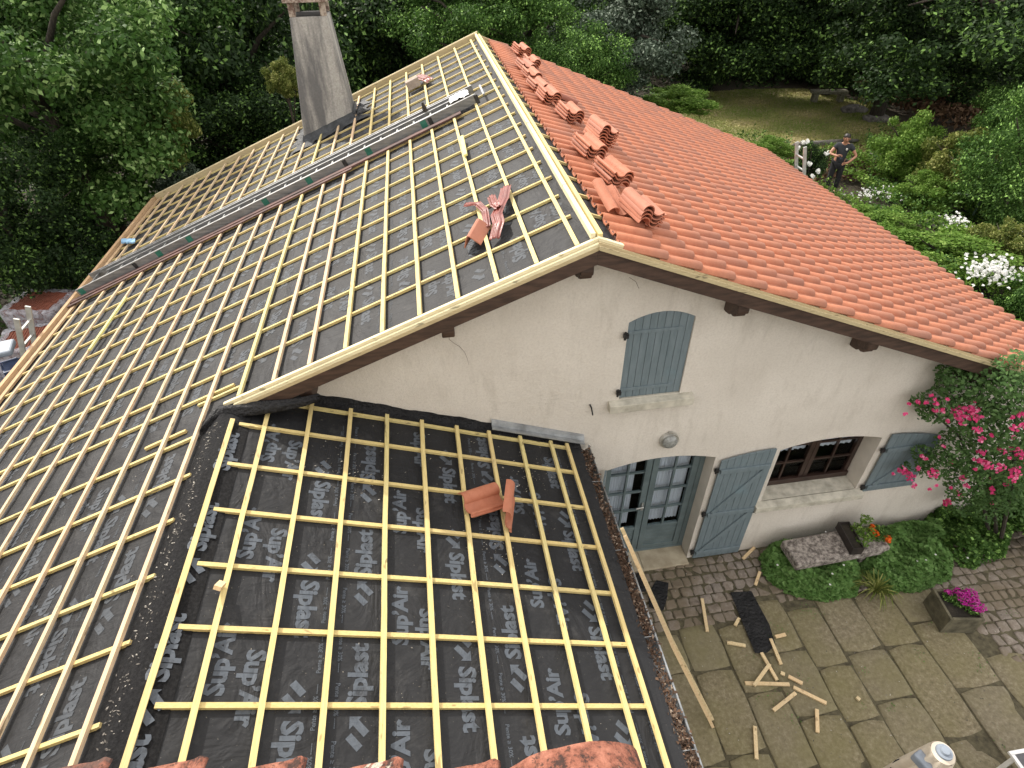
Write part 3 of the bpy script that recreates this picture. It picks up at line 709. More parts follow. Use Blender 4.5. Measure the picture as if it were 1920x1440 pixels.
for rr, hh in ((.0, .16), (.03, .05), (.16, .035), (.24, .018)):
    cyc = []
    pts_ = [(cb0, yc0), (cb1, yc0), (cb1, yc1), (cb0, yc1)]
    for a_ in range(4):
        p, q = pts_[a_], pts_[(a_+1) % 4]
        for t in np.linspace(0, 1, 12, endpoint=False):
            x = p[0]+(q[0]-p[0])*t; y = p[1]+(q[1]-p[1])*t
            dx, dy = x-(cb0+cb1)/2, y-(yc0+yc1)/2; mm_ = max(abs(dx)/.51, abs(dy)/.41); e = rr*(1+.35*math.sin(t*19+a_*2)+.2*random.random())
            px_, py_ = x+dx/mm_*e/.5*.5*2 if abs(dx)/.51 >= mm_-.01 else x+dx*e, y+(dy/abs(dy+1e-9))*e if abs(dy)/.41 >= mm_-.01 else y+dy*e
            px_ = x+(math.copysign(e, dx) if abs(dx)/.51 > .93 else 0); py_ = y+(math.copysign(e, dy) if abs(dy)/.41 > .93 else 0)
            cyc.append((px_, py_, zL(px_)+DM+hh+.02*math.sin(t*31+a_)*(rr > 0)+.012*random.random()))
    cyc.append(cyc[0]); ring.append(cyc)
m.grid(ring).build('flashing', M['lead'], chim, smooth=True)
m = MB(); m.grid([[(cb1+.05+.16*u+.03*math.sin(9*v_), 7.74+.34*v_+.03*math.sin(7*u), zL(cb1+.05+.16*u)+.05+.09*math.sin(3.1*u)*(.6+.4*math.sin(8*v_))) for u in np.linspace(0, 1, 9)] for v_ in np.linspace(0, 1, 13)]).build('flashing', M['lead'], chim, smooth=True)
# ---- printed lettering on the membranes (real flat letters lying 2-4 mm above the sheet)
def textmesh(body, size, sx=1.0, off=0.0):
    cu = bpy.data.curves.new('t', 'FONT'); cu.body = body; cu.size = size; cu.offset = off; cu.resolution_u = 2; cu.space_character = .98
    o = bpy.data.objects.new('t', cu); sc.collection.objects.link(o); bpy.context.view_layer.update()
    me = bpy.data.meshes.new_from_object(o.evaluated_get(bpy.context.evaluated_depsgraph_get())); bpy.data.objects.remove(o)
    vs = [(v.co.x*sx, v.co.y) for v in me.vertices]; fs = [tuple(p.vertices) for p in me.polygons]; bpy.data.meshes.remove(me); return vs, fs
T1 = textmesh('Siplast', .180, 1.0, .0075); T2 = textmesh("Sup\u2019Air", .165, 1.0, .0070); T3 = textmesh('Pente \u2265 30% ----- ', .042, 1.0, .0008)
LG = ([(0, 0), (.05, .05), (.0, .10), (-.05, .05), (.065, .03), (.125, .03), (.125, .10), (.105, .08), (.060, .125), (.03, .095), (.075, .05)], [(0, 1, 2, 3), (4, 5, 6, 7, 8, 9, 10)])
LG = ([(-.055, .035), (-.02, .0), (.055, .075), (.02, .11), (.03, -.005), (.065, -.04), (.135, .03), (.155, .01), (.155, .09), (.075, .09), (.10, .065)], [(0, 1, 2, 3), (4, 5, 6, 10), (6, 7, 8, 9, 10)])
def printing(pl, kk, x0, x1, y0, y1, phase, par, name='membrane_print', yoff=0, pm='print'):
    """columns of words that run along y; kk: slope factor (world x per metre of slope)"""
    m = MB(); per = 1.10; rr = random.Random(11+int(phase*10)); c0 = math.floor((x0-phase)/per)-1
    cols = [(0.0, 'S', 1), (.275, 'A', 1), (.47, 'A', -1), (.735, 'S', -1), (.865, 'P', 1), (.965, 'P', -1)]
    def put(vf, cx, cy, sgn):
        vs, fs = vf; out = []
        for u, v_ in vs:
            x = cx-sgn*v_*kk; y = cy+sgn*u; out.append((x, y))
        if min(p[0] for p in out) < x0 or max(p[0] for p in out) > x1 or min(p[1] for p in out) < y0 or max(p[1] for p in out) > y1: return
        dz = rr.uniform(.002, .0035)
        m.add([(x, y, pl(x)+DM+dz) for x, y in out], fs if sgn*1 > 0 else fs)
    c = c0
    while c*per+phase < x1+per:
        ysh = ((c*.37) % 1.0)
        for off, kind, sg in cols:
            cx = phase+c*per+off
            step = 1.0 if kind != 'P' else .36
            y = math.floor(y0)-2+ysh+(.45 if kind == 'A' else 0)+(.3 if sg < 0 else 0)
            while y < y1+1:
                if kind == 'S': put(T1, cx+.055*sg, y, sg); put(LG, cx+.045*sg, y-sg*.20, sg)
                elif kind == 'A': put(T2, cx+.05*sg, y, sg)
                else: put(T3, cx, y, sg)
                y += step
        c += 1
    return m.build(name, M[pm], par)
printing(zL, .93, -EL+.1, -.02, YV+.05, D-.1, -.62, mL)
printing(zL, .93, -EL+.1, XA-.22, YN, YV, -.62, mN)
printing(zAn, .935, XA+.22, .06, YN, -.12, -2.2, mA, pm='print2')
# big word along the folded annex ridge strip
m = MB()
for (vf, dy) in ((T1, -1.9), (T1, -2.85), (T1, -3.6), (LG, -2.12), (LG, -3.05), (T1, -1.1)):
    vs, fs = vf; q = []
    for u, v_ in vs:
        x = XA+.145-v_*.9; y = dy+u; zz = (zL(x) if x < XA else zAn(x))+DM; t = (x-(XA-.20))/.40
        q.append((x, y, zz+.010+.018*math.sin(math.pi*t)-max(0, .05-abs(x-XA))*.55+.0085))
    m.add(q, fs)
m.build('membrane_print', M['print2'], mRid)
# ================================================================== GROUND AND PAVING
def gh(x, y):
    return 0.0
m = MB(); m.add([(-90, -60, -.03), (90, -60, -.03), (90, 120, -.03), (-90, 120, -.03)], [(0, 1, 2, 3)]); tag(m.build('ground', M['ground']), kind='structure')
m = MB(); LAWN = [(9.1, 23.0), (9.6, 24.6), (12.0, 25.6), (15.0, 25.9), (17.9, 25.4), (19.1, 23.6), (19.2, 21.4), (19.0, 18.9), (17.6, 16.9), (15.4, 15.5), (12.9, 15.9), (11.0, 17.6), (9.6, 20.3)]
c_ = Vector((14.4, 20.6, -.022)); m.add([c_]+[Vector((x, y, -.022)) for x, y in LAWN], [(0, 1+i, 1+(i+1) % 13) for i in range(13)]); tag(m.build('lawn', M['lawn']), kind='structure')
rg = np.random.default_rng(21)
# paving base
m = MB(); m.add([(.0, -6.5, -.012), (8.3, -6.5, -.012), (8.3, -.0, -.012), (.0, -.0, -.012)], [(0, 1, 2, 3)]); tag(m.build('patio_bed', M['joint']), kind='structure')
def in_slab(x, y):
    edge = -.86-.05*math.sin(x*2.0)-(.18 if x < 2.6 else 0)
    return y < edge and x < 5.05+(-.86-y)*.30
def stoneblock(m, x0, x1, y0, y1, z, gap, bev, rnd, jit):
    """one stone with a worn, rounded top and uneven outline"""
    cx, cy = (x0+x1)/2, (y0+y1)/2; hx, hy = (x1-x0)/2-gap, (y1-y0)/2-gap; k_ = 12; base = len(m.v)
    off = [random.uniform(-jit, jit) for _ in range(k_)]; tx, ty = random.uniform(-.012, .012), random.uniform(-.012, .012)
    for ring_, (s_, dz) in enumerate(((1, -.03), (1, -bev), (1-bev/hx*.8 if hx > bev else .7, -.15*bev), (.72, .0))):
        for i in range(k_):
            a = 2*math.pi*(i+.5)/k_; c, s = math.cos(a), math.sin(a); q = max(abs(c), abs(s))**.8
            m.v.append((cx+(hx*c/q+off[i]*(1 if ring_ < 3 else .4))*s_, cy+(hy*s/q+off[(i*5) % k_])*s_, z+dz+tx*c+ty*s))
    for r in range(3):
        for i in range(k_):
            m.f.append((base+r*k_+i, base+r*k_+(i+1) % k_, base+(r+1)*k_+(i+1) % k_, base+(r+1)*k_+i)); m.r.append(rnd); m.mi.append(0)
    m.f.append(tuple(base+3*k_+i for i in range(k_))); m.r.append(rnd); m.mi.append(0)
m = MB(); x = .15
while x < 8.0:
    wd = random.uniform(.42, .66); y = -.6-random.uniform(0, .6)
    while y > -6.3:
        ln = random.uniform(.55, 1.15)
        if in_slab(x+wd/2, y-ln/2) or in_slab(x+wd*.4, y-ln*.25):
            y1 = y; y0 = y-ln
            while not in_slab(x+wd/2, y1-.02) and y1 > y0+.25: y1 -= .04
            stoneblock(m, x, x+wd, y0, y1, random.uniform(-.004, .004), .0035, .008, random.random(), .007)
        y -= ln
    x += wd
o = m.build('paving_slabs', M['slab'], attr=True); tag(autosm(o, 60), kind='structure')
m = MB(); y = -.02; row = 0
while y > -6.3:
    h_ = random.uniform(.125, .165); x = .05+random.uniform(0, .1)
    while x < 8.2:
        wd = random.uniform(.11, .20)
        if not in_slab(x+wd/2, y-h_/2): stoneblock(m, x, x+wd, y-h_, y, random.uniform(-.008, .004), .005, .012, random.random(), .009)
        x += wd
    y -= h_
o = m.build('cobbles', M['cobble'], attr=True); tag(autosm(o, 60), kind='structure')
# ================================================================== THE TALLER HOUSE THE PICTURE IS TAKEN FROM
nb = empty('neighbouring_house', (0, 0, 0), 'old lichen-covered canal tile eave of the taller house at the very bottom of the view', 'house')
m = MB(); m.hexa([(-9.5, -9.5, -.3), (-1.30, -9.5, -.3), (-1.30, YN-.02, -.3), (-9.5, YN-.02, -.3), (-9.5, -9.5, 6.3), (-1.30, -9.5, 6.3), (-1.30, YN-.02, 6.45), (-9.5, YN-.02, 6.45)]); m.build('wall', M['wall'], nb)
def nbz(y): return 6.61-(y+4.45)*.30
m = MB(); m.hexa([(-9.6, -9.5, nbz(-9.5)-.14), (-1.18, -9.5, nbz(-9.5)-.14), (-1.18, -4.56, nbz(-4.56)-.14), (-9.6, -4.56, nbz(-4.56)-.14), (-9.6, -9.5, nbz(-9.5)-.10), (-1.18, -9.5, nbz(-9.5)-.10), (-1.18, -4.56, nbz(-4.56)-.10), (-9.6, -4.56, nbz(-4.56)-.10)]); m.build('roof_deck', M['oldtile'], nb)
def canal(x, y0, y1, r0, r1, up, dz, yaw=0, fl=.82):
    """half-round tile with its axis along the slope; up=1 convex, -1 concave"""
    m = MB(); n = 14; rows = []
    for t in np.linspace(0, 1, 8):
        y = y0+(y1-y0)*t; r = r0+(r1-r0)*t; rr = []
        for i in range(n+1):
            a = math.pi*i/n; rr.append((x-r*math.cos(a)+yaw*(y-y0), y+.001*math.sin(i*1.7)*(t == 0), nbz(y)+dz+up*r*fl*math.sin(a)+.001*math.sin(i*2.3+y*9)))
        rows.append(rr)
    o = m.grid(rows).build('cover_tile' if up > 0 else 'pan_tile', M['oldtile'], nb, smooth=True); s = o.modifiers.new('t', 'SOLIDIFY'); s.thickness = .012; s.offset = 0; return o
canal(-1.248, -4.462, -5.05, .108, .095, 1, -.045)
for x, y0 in ((-1.455, -4.436), (-1.615, -4.408), (-1.775, -4.382), (-1.94, -4.356), (-2.10, -4.333)):
    canal(x, y0, -5.0, .088, .080, -1, 6.582-nbz(y0), .06, .22)
for x in (-2.27, -2.48, -2.69): canal(x, -4.60, -5.1, .104, .09, 1, -.03)
m = MB(); rows = []
for i in range(150):
    x = -9.5+8.2*i/149; rows.append([(x, -4.80, nbz(-4.8)+.03+.03*math.cos(x*math.pi*2/.21)), (x, -9.4, nbz(-9.4)+.03+.03*math.cos(x*math.pi*2/.21))])
m.grid(rows).build('roof', M['oldtile'], nb, smooth=True)
# ================================================================== THINGS ON THE ROOFS
# long aluminium ladder lying across the left slope
LY0, LY1 = 4.96, 5.52
LX0, LX1 = -7.38, -.47
lad = empty('ladder', (0, 0, 0), 'long grey aluminium extension ladder lying down the battened left slope', 'ladder')
def lp(x, y, h): return Vector((x, y, zL(x)))+NL*h
for y, hh, xa, xb in ((LY0, .125, LX0, LX1), (LY1, .125, LX0, LX1), (LY0+.05, .11, LX0+.25, LX1-.1), (LY1-.05, .11, LX0+.25, LX1-.1), (LY1-.17, .07, LX0+.4, LX1-.1)):
    m = MB(); m.beam(lp(xa, y, .06), lp(xb, y-.0, .06), .022, hh, up=NL); m.build('rail', M['alu'] , lad); m = MB(); m.beam(lp(xa, y, .06+hh/2+.003), lp(xb, y, .06+hh/2+.003), .030, .006, up=NL); m.build('rail_flange', M['alubright'], lad)
for i in range(26):
    x = LX0+.15+i*.275
    m = MB(); m.beam(lp(x, LY0-.006, .06), lp(x, LY1+.006, .06), .03, .03, up=NL); m.build('rung', M['alu'], lad)
for i, x in enumerate((-7.35, -5.9, -5.35, -4.0, -3.25, -2.25, -1.35)):
    m = MB(); m.beam(lp(x, LY0-.0145, .06), lp(x+.09, LY0-.0145, .06), .004, .11, up=NL); m.build('green_band', M['green'], lad)
for x in (LX1+.0, -1.2, -2.6, -6.3):
    m = MB(); m.beam(lp(x-.03, LY0-.016, .045), lp(x+.03, LY0-.016, .045), .006, .13, up=NL); m.build('clip', M['iron'], lad)
pk = MB(); pk.beam(lp(-7.6, 4.86, .013), lp(-.75, 4.80, .013), .11, .022, up=NL, nseg=16, jit=.004); tag(pk.build('plank', M['redplank']), 'long red-brown plank under the near rail of the roof ladder', 'plank')
pk = MB(); pk.beam(lp(-7.6, 4.72, .010), lp(-2.5, 4.70, .010), .07, .016, up=NL, nseg=16, jit=.006); tag(pk.build('plank', M['redplank']), 'narrow rusty red board beside the long plank along the roof ladder', 'plank')
# white crumpled bag at the top of the ladder
m = MB(); rg = np.random.default_rng(4); rows = []
for i in range(9): rows.append([lp(-.86+.30*i/8+.02*rg.random(), 5.02+.30*j/8, .135+.05*rg.random()*(1-abs(i-4)/5)) for j in range(9)])
o = m.grid(rows).build('bag', M['white'], smooth=True); tag(o, 'crumpled white bag on the upper end of the roof ladder', 'bag')
m = MB(); p = onL(793, 205, .14); m.tube([p+Vector((0, 0, .10)), p+Vector((.02, -.02, .03)), p+Vector((.05, -.03, -.06)), p+Vector((.07, -.05, -.14))], [.018, .035, .04, .02], 8)
tag(autosm(m.build('rope', M['bark'])), 'dark rope tied round the roof ladder near its top', 'rope')
m = MB(); a, b_ = onL(795, 217, .06), onL(700, 262, .03); m.tube([a+NL*.03, a.lerp(b_, .5)-NL*.0, b_], .006, 6); tag(m.build('cord', M['redroll']), 'thin red cord hanging along the near rail of the roof ladder', 'cord')
# ridge rolls (dark red flexible strips)
def strip(pts, wd, label, mat='redroll', lines=True, drop=.03):
    P = [onL(x, y, h) for x, y, h in pts]; root = MB(); rows = []; nn = 20; cur = []
    for i in range(nn+1):
        t = i/nn*(len(P)-1); k_ = min(int(t), len(P)-2); u = t-k_; u = u*u*(3-2*u); cur.append(P[k_].lerp(P[k_+1], u))
    for i, p in enumerate(cur):
        d = (cur[min(i+1, nn)]-cur[max(i-1, 0)]).normalized(); sd = d.cross(NL).normalized()
        rows.append([p+sd*wd*(s_-.5)+NL*(.007*math.cos(s_*math.pi*6)+.004*math.sin(i*1.1+s_*3)-drop*abs(s_-.5)) for s_ in np.linspace(0, 1, 13)])
    o = root.grid(rows).build('ridge_roll', M[mat], smooth=True, origin=cur[0]); s = o.modifiers.new('t', 'SOLIDIFY'); s.thickness = .003
    tag(o, label, 'ridge strip')
    if lines:
        for s0_ in (.27, .73):
            r2 = MB(); rows2 = []
            for i, p in enumerate(cur):
                d = (cur[min(i+1, nn)]-cur[max(i-1, 0)]).normalized(); sd = d.cross(NL).normalized()
                rows2.append([p+sd*wd*(s_-.5)+NL*(.007*math.cos(s_*math.pi*6)+.004*math.sin(i*1.1+s_*3)-drop*abs(s_-.5)+.004) for s_ in (s0_-.015, s0_+.015)])
            r2.grid(rows2).build('pale_stripe', M['redline'], o, origin=cur[0])
    return o
strip([(948, 348, .06), (943, 372, .07), (930, 400, .08), (934, 415, .08), (926, 446, .02)], .125, 'longest thick dark red ridge roll strip lying over the battens')
strip([(872, 382, .03), (895, 380, .07), (908, 392, .07), (913, 424, .04)], .075, 'bent dark red strip with a pale end, left of the longest red strip')
strip([(920, 366, .06), (925, 380, .10), (934, 386, .10)], .09, 'short dark red strip end between the two long red strips')
def vtile(name, a, b_, wd, ht, label, mat='tile1', rot=0.0):
    a = Vector(a); b_ = Vector(b_); d = (b_-a).normalized(); sd = d.cross(NL).normalized(); m = MB(); rows = []
    for p in (a, a.lerp(b_, .5), b_): rows.append([p-sd*wd/2, p-sd*wd*.45+NL*ht*.12, p+NL*ht*.93-sd*.02, p+NL*ht, p+NL*ht*.93+sd*.02, p+sd*wd*.45+NL*ht*.12, p+sd*wd/2])
    o = m.grid(rows).build(name, M[mat], origin=a); s = o.modifiers.new('t', 'SOLIDIFY'); s.thickness = .014; bv = o.modifiers.new('b', 'BEVEL'); bv.width = .003; tag(o, label, 'tile'); return o
a, b_ = onL(905, 428, .0), onL(886, 462, .0); vtile('ridge_tile', a, b_, .20, .12, 'angular orange ridge tile standing on the left slope beside red ridge rolls')
# far pieces
m = MB(); p = onL(774, 156, .09); m.box(p, (.26, .20, .15), rot=Matrix.Rotation(-math.atan(TA), 3, 'Y')@Matrix.Rotation(.1, 3, 'Z')); tag(m.build('block', M['taupe'], bevel=.008), 'taupe block on the far battens between the chimney and the ridge', 'block')
strip([(783, 141, .08), (795, 145, .10), (806, 150, .04)], .17, 'short dark red ridge roll piece on the far battens beside the taupe block')
m = MB(); a, b_ = onL(866, 256, .03), onL(873, 291, .03); m.beam(a, b_, .05, .027, up=NL); tag(m.build('batten_offcut', M['bat_new']), 'bright yellow batten offcut lying on a batten below the ladder, near the ridge', 'wood offcut')
m = MB(); a, b_ = onL(236, 558, .03), onL(168, 656, .03); m.beam(a, b_, .045, .027, up=NL); tag(m.build('batten_offcut', M['bat_new']), 'long bright yellow batten lying over the lower left battens', 'wood offcut')
m = MB(); rows = []
for i in range(10): rows.append([onL(227+2.9*i+.5*math.sin(i), 447+j*1.6+.5*math.sin(i*2+j), .03+.04*math.sin(j/6*math.pi)) for j in range(7)])
tag(m.grid(rows).build('cloth', M['bluepl'], smooth=True), 'pale blue folded cloth on the far left eave', 'cloth')
m = MB(); m.beam(onA(417, 1093, .02), onA(407, 1103, .07), .05, .03, up=NA); tag(m.build('batten_offcut', M['bat_z']), 'small batten block stuck on the second batten of the annex roof', 'wood offcut')
# ---- loose clay tiles: one shared mesh, copied
def tilemesh(par=None):
    m = MB(); ends = []; g0 = Vector((0, 0, 0))
    # S profile: barrel, pan, ribbed edge
    pr = []
    for i in range(9): a = math.pi*i/8; pr.append((.066-.066*math.cos(a), .058*math.sin(a)))
    pr += [(.150, -.010), (.180, -.016), (.212, -.012), (.232, .004), (.246, .018), (.258, .018), (.268, .002), (.282, .002), (.292, .012)]
    n = len(pr); L_ = .42; th = .012; ts = [0, .06, .5, .94, 1]
    for lay in (0, 1):
        for t in ts:
            for u, h in pr: m.v.append((u*(.94+.06*t)-.14, t*L_-L_/2, h-(th if lay else 0)+(.006 if t in (0,) else 0)))
    def ix(l, t, i): return l*len(ts)*n+t*n+i
    for t in range(len(ts)-1):
        for i in range(n-1): m.f += [(ix(0, t, i), ix(0, t, i+1), ix(0, t+1, i+1), ix(0, t+1, i)), (ix(1, t+1, i), ix(1, t+1, i+1), ix(1, t, i+1), ix(1, t, i))]
        m.f += [(ix(0, t+1, 0), ix(1, t+1, 0), ix(1, t, 0), ix(0, t, 0)), (ix(0, t, n-1), ix(1, t, n-1), ix(1, t+1, n-1), ix(0, t+1, n-1))]
    for i in range(n-1): m.f += [(ix(0, 0, i+1), ix(0, 0, i), ix(1, 0, i), ix(1, 0, i+1)), (ix(0, len(ts)-1, i), ix(0, len(ts)-1, i+1), ix(1, len(ts)-1, i+1), ix(1, len(ts)-1, i))]
    m.r = [.5]*len(m.f); m.mi = [0]*len(m.f)
    o = m.build('roof_tile', M['tile1']); return autosm(o, 45)
T0 = tilemesh(); used = [False]
def put_tile(loc, rot, label, group=None, mat=None):
    o = T0 if not used[0] else T0.copy()
    if used[0]: sc.collection.objects.link(o)
    used[0] = True
    o.matrix_world = Matrix.Translation(loc)@rot.to_4x4(); tag(o, label, 'roof tile', group)
    if mat: o.material_slots[0].link = 'OBJECT'; o.material_slots[0].material = M[mat]
    return o
RS = Matrix.Rotation(math.atan(TB), 3, 'Y')
ordn = ['lowest', 'second', 'third', 'fourth', 'fifth', 'sixth', 'seventh']
stacks = [(1198, 402, 4, 14, 'the big stack nearest the gable', 1), (1142, 332, 4, 196, 'the second stack up from the gable', 0), (1099, 284, 4, 193, 'the low stack in front of the tall stack', 0),
          (1122, 262, 6, 12, 'the tallest stack, halfway up the roof', 1), (1064, 218, 4, 190, 'the stack just behind the tallest stack', 0), (1024, 185, 4, 188, 'the stack beside the lone brown tile', 0),
          (1006, 164, 3, 190, 'the stack just behind the one with the lone brown tile', 0), (994, 143, 3, 186, 'the fourth stack from the far end of the ridge', 0), (983, 127, 3, 190, 'the third stack from the far end of the ridge', 0),
          (994, 118, 3, 184, 'the second stack from the far end, set furthest from the ridge', 0), (975, 99, 4, 192, 'the farthest stack of all', 0)]
for px, py, n_, yaw, nm, big in stacks:
    for i in range(n_):
        h = .085+.0285*i; p = onR(px, py, .085)+NR*(.038*i)
        r = RS@Matrix.Rotation(math.radians(yaw+random.uniform(-2.5, 2.5)), 3, 'Z')@Matrix.Rotation(math.radians(random.uniform(-1, 1)), 3, 'Y')
        p = p+Vector((random.uniform(-.006, .006), random.uniform(-.008, .008), 0))
        lv = 'top tile' if i == n_-1 else ordn[i]+' tile' if i == 0 else ordn[i]+' tile from the bottom'
        put_tile(p, r, 'terracotta '+lv+' of '+nm, 'roof tiles stacked in a row along the ridge')
put_tile(onR(1146, 372, .10), RS@Matrix.Rotation(math.radians(18), 3, 'Z')@Matrix.Rotation(math.radians(16), 3, 'X'), 'single orange tile leaning against the left of the big stack nearest the gable')
put_tile(onR(1060, 184, .085), RS@Matrix.Rotation(math.radians(75), 3, 'Z'), 'lone brown tile lying flat beside the stacks far up the tiled slope', mat='tiledk')
AS = Matrix.Rotation(math.atan(TC), 3, 'Y')
put_tile(onA(905, 938, .06), AS@Matrix.Rotation(math.radians(-62), 3, 'Z')@Matrix.Rotation(math.radians(6), 3, 'Y'), 'left of two loose tiles on the annex battens, lying with its hollow side down', mat='tile1')
put_tile(onA(954, 948, .12), AS@Matrix.Rotation(math.radians(-14), 3, 'Z')@Matrix.Rotation(math.radians(58), 3, 'Y'), 'right of two loose tiles on the annex battens, tipped up on its edge', mat='tile1')
# ---- debris in the gutter and long laths leaning on it
rg = np.random.default_rng(8); n = 5200
yy = rg.uniform(-4.5, -.1, n); dens = .35+.65*(np.sin(yy*3.1+.5)*.5+.5); keep = rg.random(n) < dens; yy = yy[keep]; n = len(yy)
xx = .115+rg.normal(0, .026, n); pos = np.stack([np.clip(xx, .055, .18), yy, 2.655+rg.random(n)*.035+.03*(np.abs(xx-.11)/.05)], 1)
o = leaves('gutter_leaves', pos, rg.normal(0, .5, (n, 3))+np.array([0, 0, 1.]), rg.uniform(.018, .05, n), rg.uniform(.010, .028, n), rg.random(n)**1.5, M['lf_litter'], seed=2); tag(o, kind='stuff', label='dead brown leaves and grit filling the zinc gutter', cat='leaf litter')
for i, (x1, y1, yt, lb) in enumerate(((1.34, -2.22, -1.60, 'pale long lath leaning from the gutter down to the patio, the upper of two'), (1.31, -2.30, -1.64, 'pale long lath leaning from the gutter down to the patio, the lower of two'))):
    m = MB(); a = atx(1156+7*i, 1050+5*i, .06); b_ = Vector((x1, y1, .02)); lipt = (.205-a.x)/(b_.x-a.x); a.z = 2.83+(2.83-.02)*lipt/(1-lipt); a = Vector((a.x, atx(1156+7*i, 1050+5*i, .06).y, a.z)); mid = a.lerp(b_, .5)+Vector((-.02, .0, -.03))
    m.beam(a, mid, .020, .034, up=(1, 0, .4)); m.beam(mid, b_, .020, .034, up=(1, 0, .4)); tag(m.build('lath', M['bat_z']), lb, 'lath', 'laths leaning on the gutter')
# small scraps scattered over the membranes
rg = np.random.default_rng(17); P = []
for _ in range(230):
    s_ = rg.random()
    if s_ < .45: x, y = rg.uniform(-6.5, -.2), rg.uniform(-.2, 4.6); z = zL(x)
    elif s_ < .9: x, y = rg.uniform(-3.2, 0), rg.uniform(-4.2, -.1)*rg.random(); z = zAn(x)
    else: x, y = rg.uniform(-5, -3.7), rg.uniform(-4, 0); z = zL(x)
    P.append((x, y, z-.052))
for _ in range(380):
    y = rg.uniform(-4.4, -.5); x = XA-.10+rg.normal(0, .035); P.append((x, y, zL(min(x, XA))-.030))
for cx, cy in ((-2.45, -.85), (-2.2, -1.0), (-.75, -.75), (-.5, -.5), (-1.15, -1.6)):
    for _ in range(60): x = cx+rg.normal(0, .13); y = min(-.12, cy+rg.normal(0, .13)); P.append((x, y, zAn(x)-.052))
P = np.array(P); o = leaves('wood_chips', P, rg.normal(0, .25, (len(P), 3))+np.array([0, 0, 1.]), rg.uniform(.008, .030, len(P)), rg.uniform(.004, .012, len(P)), rg.uniform(.1, 1, len(P)), M['grit'], seed=5); tag(o, kind='stuff', label='small wood chips and grit scattered over the black membranes', cat='wood chips')
# ================================================================== THINGS ON THE PATIO
cuts = [((2.69, -.17), (2.95, -.01), 'pale wood offcut between the folded shutter and the geraniums'), ((2.67, -.61), (2.83, -.42), 'short wood offcut at the left edge of the geraniums'), ((1.83, -.70), (1.71, -1.17), 'wood offcut on the cobbles left of the black felt strip'),
        ((2.12, -1.14), (2.22, -1.05), 'stubby wood offcut against the left side of the black felt strip'), ((1.91, -1.35), (2.13, -1.43), 'wood offcut lying crosswise left of the lower end of the felt strip'), ((2.57, -1.38), (2.72, -1.37), 'short wood offcut right of the lower corner of the felt strip'),
        ((2.50, -1.39), (2.47, -1.73), 'wood offcut whose top touches the lower right corner of the felt strip'), ((2.29, -1.55), (2.32, -1.91), 'wood offcut running down from the end of the felt strip'), ((2.31, -1.72), (1.99, -1.94), 'slanted wood offcut crossing the long pinkish one'),
        ((1.91, -1.88), (2.45, -1.98), 'longest pinkish wood offcut in the middle of the pile'), ((2.41, -1.83), (2.45, -1.86), 'tiny cube of wood just above the long pinkish offcut'), ((2.48, -1.89), (2.61, -2.0), 'short wood offcut right of the long pinkish one'),
        ((2.48, -2.02), (2.78, -2.26), 'wood offcut slanting away to the lower right of the pile'), ((2.47, -2.09), (2.10, -2.24), 'wood offcut slanting to the lower left, below the long pinkish one'), ((2.62, -2.31), (2.49, -2.55), 'lone upright-looking wood offcut below the pile, to the right'),
        ((1.80, -2.37), (1.66, -2.70), 'lone wood offcut nearest the gutter end, lower left of the pile'), ((3.18, -2.25), (3.20, -2.29), 'tiny square of wood alone on the slabs right of the pile')]
for i, (a, b_, lb) in enumerate(cuts):
    m = MB(); zz = .024+.006*(i % 3)+(.028 if i in (8,) else 0); m.beam((a[0], a[1], zz), (b_[0], b_[1], zz), .042, .027); tag(m.build('wood_offcut', M['bat_z'], bevel=.002), lb, 'wood offcut', 'batten offcuts scattered on the patio')
for pts_, z, lb in (([(2.27, -.66), (2.57, -.69), (2.58, -1.20), (2.53, -1.47), (2.37, -1.56), (2.21, -1.54), (2.24, -1.1)], .022, 'long strip of black roofing felt lying on the patio'), ([(1.30, -.31), (1.46, -.38), (1.36, -.60), (1.24, -.78), (1.06, -.70), (1.12, -.5)], .022, 'small black piece of felt in front of the door step, beside the gutter')):
    m = MB(); n = len(pts_); c_ = (sum(p[0] for p in pts_)/n, sum(p[1] for p in pts_)/n, z+.012)
    vs = [c_]+[(p[0], p[1], z+.004*((i*7) % 3)) for i, p in enumerate(pts_)]; m.add(vs, [(0, 1+i, 1+(i+1) % n) for i in range(n)]); o = m.build('felt_strip', M['memblack']); s = o.modifiers.new('t', 'SOLIDIFY'); s.thickness = .004; s.offset = 1; tag(o, lb, 'felt piece')
m = MB(); m.box((.93, -.30, .012), (.42, .30, .02)); tag(m.build('door_mat', M['memblack'], bevel=.005), 'black door mat on the step, half hidden by the gutter', 'door mat')
n = 420; X = rg.uniform(.9, 6.6, n); Y = -rg.random(n)**.8*4.2-.1; P = np.stack([X, Y, np.full(n, .012)], 1)
o = leaves('patio_debris', P, rg.normal(0, .2, (n, 3))+np.array([0, 0, 1.]), rg.uniform(.008, .03, n), rg.uniform(.006, .016, n), rg.random(n), M['grit'], seed=15); tag(o, 'pale crumbs of wood and mortar scattered over the patio', 'debris', kind='stuff')
P = []
for _ in range(46):
    cx, cy = rg.uniform(1.2, 7.5), rg.uniform(-3.6, -.9); k_ = rg.integers(6, 22)
    for _ in range(k_): P.append((cx+rg.normal(0, .05), cy+rg.normal(0, .05), rg.uniform(.0, .03)))
P = np.array(P); n = len(P); o = leaves('weeds', P, rg.normal(0, .6, (n, 3))+np.array([0, 0, .6]), rg.uniform(.012, .035, n), rg.uniform(.006, .014, n), rg.random(n), M['lf_gera'], seed=16); tag(o, 'tiny weeds and moss growing in the paving joints', 'weeds', kind='stuff')
